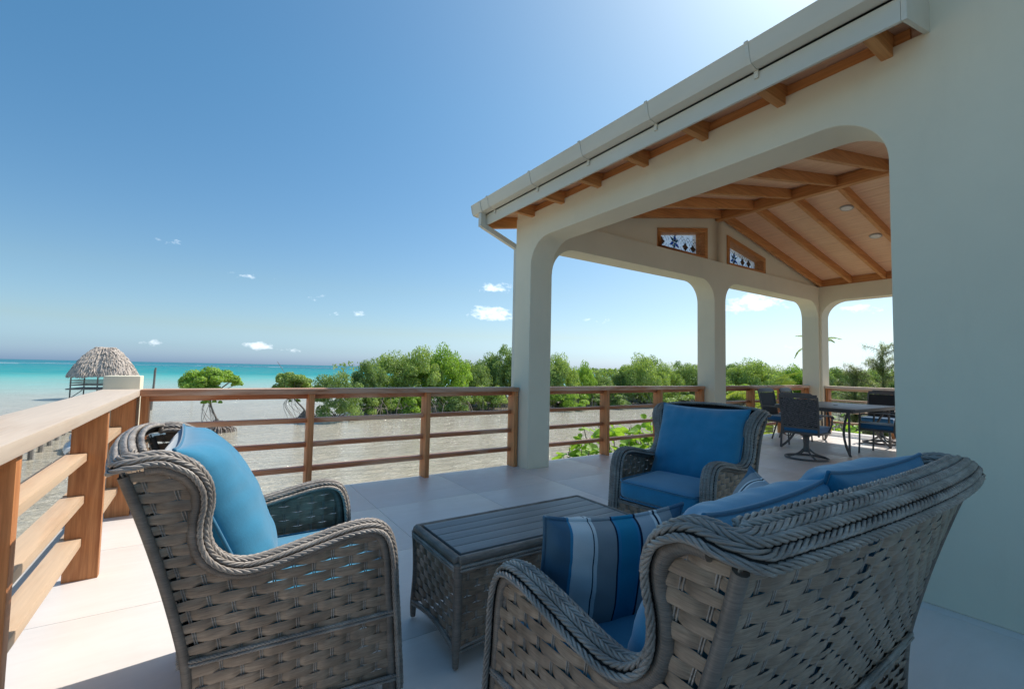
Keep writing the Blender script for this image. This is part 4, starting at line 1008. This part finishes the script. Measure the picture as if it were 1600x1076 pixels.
# --------------------------------------------------------------- foliage
def leaf_cloud(seed, lobes, nleaf, ls, rz=.75, flat=.55):
    """leaves over the upper and outer shells of many lobes in a unit crown (x,y in -1..1, z 0..1)"""
    q = random.Random(seed); mb = MB(); vs = []; fs = []
    C_ = []
    for i in range(lobes):
        a = q.uniform(0, 2*pi); rr = sqrt(q.random())*.78; h = (1-rr*rr*.7)*(q.uniform(.08, .92) if i % 3 else q.uniform(.7, .92))
        C_.append((Vector((rr*cos(a), rr*sin(a), h)), q.uniform(.15, .32)*(1.05-.35*rr)))
    for i in range(nleaf):
        c, rad = C_[int(q.random()*len(C_))]
        z = q.uniform(-.35, 1); a = q.uniform(0, 2*pi); s_ = sqrt(max(0, 1-z*z)); d = Vector((s_*cos(a), s_*sin(a), z)); k = q.uniform(.72, 1.06) if q.random() < .8 else q.uniform(.3, .8)
        p0 = c+Vector((d.x*rad*k, d.y*rad*k, d.z*rad*k*rz))
        nrm_ = (d+Vector((q.gauss(0, .55), q.gauss(0, .55), q.gauss(0, .55)+.25))).normalized(); t1 = nrm_.cross(Vector((q.gauss(0, 1), q.gauss(0, 1), q.gauss(0, 1)))).normalized(); t2 = nrm_.cross(t1)
        L = ls*q.uniform(.7, 1.4); o_ = len(vs)
        vs += [tuple(p0-t1*L), tuple(p0+t2*L*flat+nrm_*L*.15), tuple(p0+t1*L), tuple(p0-t2*L*flat+nrm_*L*.15)]; fs.append((o_, o_+1, o_+2, o_+3))
    mb.add(vs, fs); return mb, C_
def crown_meshes(base, lobes, nleaf, ls, mats_):
    res = []
    for i, mm_ in enumerate(mats_):
        mb, C_ = leaf_cloud(base+i, lobes, nleaf, ls); me = mb.mesh('crown', mm_, False)
        lb = MB(); q = random.Random(base+i)
        tr = MB(); sp0 = Vector((0, 0, -.15))
        tr.tube(spline([(0, 0, -1.0), (.02, .03, -.5), (0, 0, -.1), (.03, 0, .25)], .1), [.05]*200, 7) if False else None
        for c, rad in C_[::2]:
            mid = c*.5+Vector((q.uniform(-.06, .06), q.uniform(-.06, .06), -.02)); pth = spline([tuple(sp0), tuple(mid), tuple(c)], .12)
            lb.tube(pth, [lerp(.028, .007, j/max(1, len(pth)-1)) for j in range(len(pth))], 5, False)
        for k in range(9):
            a = 2*pi*k/9+q.uniform(-.3, .3); rr = q.uniform(.25, .6)
            lb.tube(spline([(0, 0, -.15), (rr*.45*cos(a), rr*.45*sin(a), -.28), (rr*cos(a), rr*sin(a), -1.05)], .15), .012, 5, False)
        res.append((me, lb.mesh('branches', BARK)))
    return res
CR = crown_meshes(40, 60, 15000, .024, [MANG[0], MANG[1], MANG[0], MANG[2], MANG[1]])
BUSH = crown_meshes(70, 34, 9000, .032, [MANG[0], MANG[2], MANG[1]])
def mangrove(x, y, w_, h_, i, label, var=None, group='mangrove trees across the lagoon', low=False, squash=1.0):
    me, br = (BUSH if low else CR)[(i if var is None else var) % (3 if low else 5)]
    e = thing('mangrove_tree', (x, y, -4.0), label, 'tree', group, R.uniform(0, 6.28))
    rad = w_/2*1.22; hc = h_*(.98 if low else .93)*squash          # crown height; roots fill the rest
    z0 = h_-hc
    inst('crown', me, e, (0, 0, z0), (0, 0, 0), (rad, rad, hc*.99))
    inst('branches', br, e, (0, 0, z0), (0, 0, 0), (rad*.9, rad*.9, max(z0+.3, .9)))
    return e
TR = [(10.5, 45.6, 4.4, 4.8), (14.8, 49.6, 4.0, 6.0), (18.5, 52.9, 6.1, 6.7), (21.4, 51.7, 6.4, 7.3), (24.8, 52.2, 6.7, 7.9), (29.8, 54.3, 5.4, 6.4), (34.2, 56.1, 6.1, 7.5), (36.7, 55.3, 6.5, 8.9),
      (40.2, 48.4, 5.4, 7.1), (44.8, 48.8, 4.2, 6.4), (49.0, 49.7, 5.8, 4.8), (56.1, 49.7, 6.1, 6.3), (55.9, 47.2, 7.5, 7.7), (63.3, 48.6, 6.3, 6.4), (67.9, 48.5, 6.6, 7.3), (75.6, 49.0, 7.0, 7.2),
      (85.4, 49.3, 7.4, 7.3), (84.6, 46.1, 8.4, 7.8), (91.3, 45.6, 7.5, 6.6), (98.9, 45.0, 7.8, 7.1), (103.7, 43.5, 7.9, 7.1), (112.4, 42.8, 8.2, 7.1), (117.7, 41.1, 8.4, 6.1), (127.5, 40.2, 10.2, 7.0), (130.1, 35.2, 12.8, 8.0), (141.9, 31.5, 13.2, 8.5)]
LOW = [(15.2, 48.0, 3.5, 3.0), (18.8, 48.0, 4.2, 3.1), (23.9, 48.2, 4.8, 3.0), (29.5, 49.5, 4.8, 3.3), (39.6, 46.6, 5.9, 3.4), (47.9, 46.6, 6.4, 2.8), (59.7, 45.8, 9.0, 3.4), (76.1, 42.8, 8.7, 3.7), (94.3, 36.4, 8.1, 3.7)]
LT = ['round mangrove with low branches beside the small sandy mound, right of the small two-tree pair', 'bright mangrove where the tree line begins to rise, at its left end', 'mangrove shoulder of the tree line, left of its highest crowns',
      'tall pale green mangrove at the left of the highest crowns', 'tallest mangrove in the middle of the left tree mass', 'lower mangrove in the dip of the tree line before the first column', 'open-crowned mangrove close to the first column',
      'tallest dark mangrove directly left of the first column', 'dense mangrove just right of the first column', 'thin mangrove by the sea gap right of the first column', 'low mangrove under the sea gap between the columns',
      'mangrove right of the sea gap, left of the highest crown there', 'highest mangrove between the first and second columns', 'mangrove right of the highest crown between the columns', 'dark mangrove left of the second column', 'mangrove partly hidden by the second column',
      'rear mangrove right of the second column', 'tallest mangrove right of the second column', 'mangrove above the two dining chairs', 'mangrove over the swivel chair', 'mangrove left of the corner column', 'mangrove just right of the corner column', 'low mangrove in the dip right of the corner column',
      'mangrove behind the casuarina', 'large mangrove behind the house wall edge', 'large mangrove furthest right, hidden by the house']
for i, (x, y, w_, h_) in enumerate(TR): mangrove(x, y, w_, h_, i*3+1, LT[i], var=(1 if i in (7, 14) else None))
LL = ['low shrubby mangrove at the water edge by the small gap', 'low mangrove bush left of the tangled roots', 'low pale bush right of the second railing post', 'low bush near the end post by the first column',
      'low bush at the water, right of the first column', 'low bush below the sea gap', 'wide low bush behind the blue armchair', 'low bush right of the second column', 'low bright bush right of the corner column']
for i, (x, y, w_, h_) in enumerate(LOW): mangrove(x, y, w_, h_, i, LL[i], group='low mangrove bushes at the water line', low=True)
# rear filler wood that closes the gaps, reading as one mass
q = random.Random(11); fm = MB()
def far_wood():
    vs = []; fs = []
    for i in range(46000):
        t_ = q.random(); x = lerp(16, 175, t_**.8)+q.uniform(-3, 3)
        y = lerp(58, 38, min(1, (x-16)/150))+q.uniform(0, 9)
        if 44 < x < 53: continue
        top = 5.2+.9*noise.noise(Vector((x*.22, 3, 0)))+.6*noise.noise(Vector((x*.9, 9, 0)))
        z = top*(1-q.random()**2.2)
        L = q.uniform(.10, .22)*(1+x/130); a = Vector((q.gauss(0, 1), q.gauss(0, 1), q.gauss(0, 1))).normalized(); b = a.cross(Vector((q.gauss(0, 1), q.gauss(0, 1), q.gauss(0, 1)))).normalized()
        p0 = Vector((x, y, z)); o_ = len(vs); vs += [tuple(p0-a*L), tuple(p0+b*L*.6), tuple(p0+a*L), tuple(p0-b*L*.6)]; fs.append((o_, o_+1, o_+2, o_+3))
    fm.add(vs, fs)
far_wood(); o = fm.build('far_mangrove_wood', MANG[1], smooth=False); o.location = (0, 0, -4.0); tag(o, kind='stuff')
mb_ = MB(); isl = [(12, 47), (20, 46.2), (34, 48.5), (44, 45.5), (60, 44), (80, 41), (97, 35), (125, 30), (190, 22), (190, 60), (120, 62), (40, 66), (16, 60)]
mb_.prism(isl, -1, .06, lambda q_, a: (q_[0], q_[1], a)); o = mb_.build('mud_bank', MUD, fix=True, smooth=False); o.location = (0, 0, -4.0); tag(o, kind='structure')
# tangle of prop roots along the bank
rt = MB(); q = random.Random(17)
for i in range(420):
    x = q.uniform(14, 100); y = interp([(12, 47), (20, 46.2), (34, 48.5), (44, 45.5), (60, 44), (80, 41), (97, 35)], x)+q.uniform(-.6, 1.8); h = q.uniform(.7, 2.0); dx = q.uniform(-1, 1)
    rt.tube([(x, y, -.2), (x+dx*.4, y+.3, h*.6), (x+dx, y+.9, h)], q.uniform(.025, .05), 4, False)
o = rt.build('prop_root_tangle', ROOT); o.location = (0, 0, -4.0); tag(o, kind='stuff')

# lone mangrove with its root mound
def lone(loc, label, cw, z0, z1, seed, roots, tilt=.4, leaves=13000, m_=MANG[2], extra=True):
    e = thing('mangrove_tree', loc, label, 'tree', 'lone mangroves standing in the water')
    mb, C_ = leaf_cloud(seed, 42, leaves, .042)
    o = mb.build('crown', m_, e, smooth=False); o.scale = (cw/2, cw/2, (z1-z0)); o.location = (0, 0, z0)
    if extra:
        mb2, _ = leaf_cloud(seed+1, 7, 1100, .07); o2 = mb2.build('lower_crown', m_, e, smooth=False); o2.scale = (.75, .75, .9); o2.location = (.15, 0, z0-.85)
    tk = MB(); q = random.Random(seed)
    pth = spline([(tilt*1.6, 0, .25), (tilt*1.2, 0, 1.0), (tilt*.3, 0, 1.9), (0, 0, z0), (-.1, 0, lerp(z0, z1, .5))], .15); tk.tube(pth, [lerp(.085, .04, j/len(pth)) for j in range(len(pth))], 7)
    for c, rad in C_[::2]:
        c2 = Vector((c.x*cw/2, c.y*cw/2, z0+c.z*(z1-z0))); pth = spline([(0, 0, z0-.1), tuple(c2*.5+Vector((0, 0, z0*.5))), tuple(c2)], .2); tk.tube(pth, .025, 5, False)
    tk.build('trunk', BARK, e)
    ar = MB()
    for k in range(8):
        a = q.uniform(0, 6.28); rr = q.uniform(.4, 1.2); x0 = q.uniform(-.5, .3)
        ar.tube(spline([(x0*.4, 0, z0-.1), (x0+rr*.3*cos(a), rr*.3*sin(a), z0*.6), (tilt+rr*cos(a), rr*sin(a), 0)], .3), .018, 5, False)
    for k in range(roots):
        a = q.uniform(0, 6.28); rr = q.uniform(.15, 1.25)*(1.2 if cos(a) > 0 else 1); x0 = tilt*1.5; h = q.uniform(.35, .85)*(1.35-rr*.5)
        c_ = Vector((x0+rr*cos(a)*.9, rr*sin(a)*.9, 0)); ar.tube([tuple(c_+Vector((0, 0, -.2))), tuple(c_*.9+Vector((x0*.1, 0, h*.55))), (x0+rr*.45*cos(a), rr*.45*sin(a), h)], q.uniform(.03, .065), 5, False)
    ar.build('prop_roots', ROOT, e)
    return e
lone((.35, 41.6, -4.0), 'lone bright green mangrove on stilt roots, left in the open water', 4.5, 2.7, 4.85, 90, 130)
lone((6.9, 47.6, -4.0), 'small mangrove with a bare twig sticking up, second from the left', 4.0, 2.4, 4.6, 95, 60, tilt=.9, m_=MANG[0])
o = MB().tube([(0, 0, 0), (-.35, 0, .6), (-.8, 0, 1.3)], .02, 5).build('bare_twig', BARK); o.parent = [x for x in COL.objects if x.get('label', '').startswith('small mangrove with')][0]; o.location = (-.6, 0, 4.2)
# pale sandy mound and loose roots by the second pair
mo = MB(); n = 22; vs = [(0, 0, .42)]; fs = []
for j, rr in enumerate((.35, .7, 1.0)):
    for i in range(n): a = 2*pi*i/n; k = rr*(1+.12*sin(3*a+j)); vs.append((2.0*k*cos(a), 1.3*k*sin(a), .42*(1-rr)**.7-.03*(rr == 1.0)))
for i in range(n): fs.append((0, 1+i, 1+(i+1) % n))
for j in range(2):
    for i in range(n): a = 1+j*n+i; b = 1+j*n+(i+1) % n; fs.append((a, a+n, b+n, b))
mo.add(vs, fs); o = mo.build('sand_mound', CONC); o.location = (8.9, 45.4, -4.0); tag(o, kind='structure')

# sea-grape shrubs with large leaves just below the deck edge
LM = []
for v_ in range(3):
    mb = MB(); n = 12; vs = [(0, .45, 0)]; ph = .04*v_
    for i in range(n): a = 2*pi*i/n; rr = .5*(1-.16*cos(a+pi/2)**4); vs.append((rr*1.02*cos(a), .45+rr*.95*sin(a), .10*(cos(a)**2)+ph*sin(2*a)))
    mb.add(vs, [(0, 1+i, 1+(i+1) % n) for i in range(n)]); LM.append(mb.mesh('leaf', SEAGR))
def shrub(loc, label, hgt, rad, nleaf, ls, seed):
    e = thing('sea_grape_shrub', loc, label, 'shrub', 'large-leaved shrubs below the deck edge'); q = random.Random(seed)
    br = MB(); tips = []
    for k in range(16):
        a = q.uniform(0, 6.28); rr = rad*sqrt(q.random()); z1 = hgt*q.uniform(.80, 1.0)*(1-.10*(rr/rad)**2)
        pth = spline([(0, 0, 0), (rr*.5*cos(a), rr*.5*sin(a), z1*.55), (rr*cos(a), rr*sin(a), z1)], .1); br.tube(pth, [lerp(.035, .008, j/len(pth)) for j in range(len(pth))], 6); tips.append(pth)
    br.build('branches', BARK, e)
    for i in range(nleaf):
        pth = tips[i % len(tips)]; f_ = 1-q.random()**1.5*.35; p0 = pth[int(f_*(len(pth)-1))]; a = q.uniform(0, 6.28)
        p0 = p0+Vector((cos(a), sin(a), q.uniform(-.4, .5)))*q.uniform(.03, .26); s_ = ls*q.uniform(.65, 1.25)
        inst('leaf', LM[i % 3], e, p0, (q.uniform(-1.1, .9), q.uniform(-.6, .6), a), (s_, s_, s_))
shrub((6.6, 7.2, -3.9), 'bright large-leaved shrub at the left, seen between first column and the next railing post', 3.95, .75, 260, .24, 1)
shrub((7.75, 7.1, -3.9), 'tallest large-leaved shrub, directly behind the railing post left of the armchair', 4.45, .9, 290, .24, 2)
shrub((8.9, 7.0, -3.9), 'large-leaved shrub behind the wing of the far armchair', 4.4, 1.0, 290, .24, 3)
shrub((10.4, 7.6, -3.9), 'large-leaved shrub below the deck left of the second column', 4.45, .95, 250, .20, 4)
shrub((14.6, 5.6, -3.9), 'large-leaved shrub outside the far right railing', 4.35, 1.0, 220, .20, 5)

# palms
def frond_mesh(seed, L=2.6):
    q = random.Random(seed); mb = MB(); pts = spline([(0, 0, 0), (L*.3, 0, L*.22), (L*.65, 0, L*.22), (L, 0, -.05*L)], .06); k = len(pts)
    mb.tube(pts, [lerp(.022, .004, i/k) for i in range(k)], 5)
    for i in range(int(k*.12), k):
        t_ = i/k; ll = .62*sin(pi*min(1, .12+t_*.86))**.7
        for s_ in (-1, 1):
            p0 = pts[i]; d = Vector((.45+q.uniform(-.1, .1), s_*.9, -.25+q.uniform(-.2, .1))).normalized(); p1 = p0+d*ll*.6; p2 = p1+(d+Vector((0, 0, -.75))).normalized()*ll*.45; w_ = Vector((.016, 0, .008))
            o_ = len(mb.v); mb.v += [tuple(p0-w_), tuple(p0+w_), tuple(p1+w_*1.2), tuple(p1-w_*1.2), tuple(p2)]; mb.f += [(o_, o_+1, o_+2, o_+3), (o_+3, o_+2, o_+4)]
    return mb.mesh('frond', PALMF, False)
FR = [frond_mesh(s_) for s_ in range(3)]
def palm(loc, label, h, n, seed, s_=1.0):
    e = thing('coconut_palm', loc, label, 'palm tree', 'young palms beyond the railing'); q = random.Random(seed)
    MB().tube(spline([(0, 0, 0), (.05, .03, h*.5), (0, 0, h)], .3), [.13]*3+[.10]*60, 8).build('trunk', BARK, e) if False else MB().tube([(0, 0, 0), (.05, .03, h*.5), (0, 0, h)], [.14, .11, .10], 8).build('trunk', BARK, e)
    for k in range(n):
        a = 2.4*k+q.uniform(-.2, .2); inst('frond', FR[k % 3], e, (0, 0, h), (q.uniform(-.1, .1), -q.uniform(-.5, 1.0), a), (s_, s_, s_))
palm((15.3, 7.7, -3.9), 'young coconut palm with yellow-green fronds beside the second column', 4.0, 13, 1, .62)
palm((21.3, 8.75, -3.9), 'palm whose frond tips show beside the corner column', 6.3, 7, 2, .36)
palm((11.9, 6.3, -3.9), 'low palm just below the railing behind the left dining chair', 3.2, 12, 3, .45)
# casuarina
def casuarina(loc, label, h, seed, rad):
    e = thing('casuarina_tree', loc, label, 'tree', 'feathery casuarinas beyond the porch'); q = random.Random(seed)
    MB().tube([(0, 0, 0), (.1, 0, h*.5), (0, 0, h)], [.10, .06, .012], 7).build('trunk', BARK, e)
    nd = MB(); bb = MB()
    for k in range(80):
        t_ = q.uniform(.28, 1.0); a = q.uniform(0, 6.28); L = rad*(1.15-t_*.85)*q.uniform(.6, 1.1); z = h*t_
        pth = spline([(0, 0, z), (L*.5*cos(a), L*.5*sin(a), z+L*.30), (L*cos(a), L*sin(a), z+L*.42)], .10); bb.tube(pth, .009, 4, False)
        for p_ in pth:
            for j in range(22):
                d = Vector((q.gauss(0, .6)+cos(a)*.3, q.gauss(0, .6)+sin(a)*.3, q.gauss(.15, .55))).normalized()*q.uniform(.10, .26); w_ = Vector((-d.y, d.x, 0)).normalized()*.008
                o_ = len(nd.v); s0 = p_+Vector((q.gauss(0, .05), q.gauss(0, .05), q.gauss(0, .05))); nd.v += [tuple(s0-w_), tuple(s0+w_), tuple(s0+d-Vector((0, 0, .06)))]; nd.f.append((o_, o_+1, o_+2))
    bb.build('branches', BARK, e); nd.build('needles', CASU, e, smooth=False)
casuarina((23.5, 7.2, -3.9), 'feathery casuarina at the right end of the view, against the house wall', 6.3, 1, 2.6)
casuarina((22.6, 7.9, -3.9), 'thin casuarina standing left of the fuller one', 5.5, 2, 1.5)
casuarina((22.0, 5.2, -3.9), 'casuarina mostly hidden behind the house wall edge', 7.2, 3, 1.7)
print('objects', len(bpy.data.objects), 'tris', sum(len(m_.polygons) for m_ in bpy.data.meshes)*2)
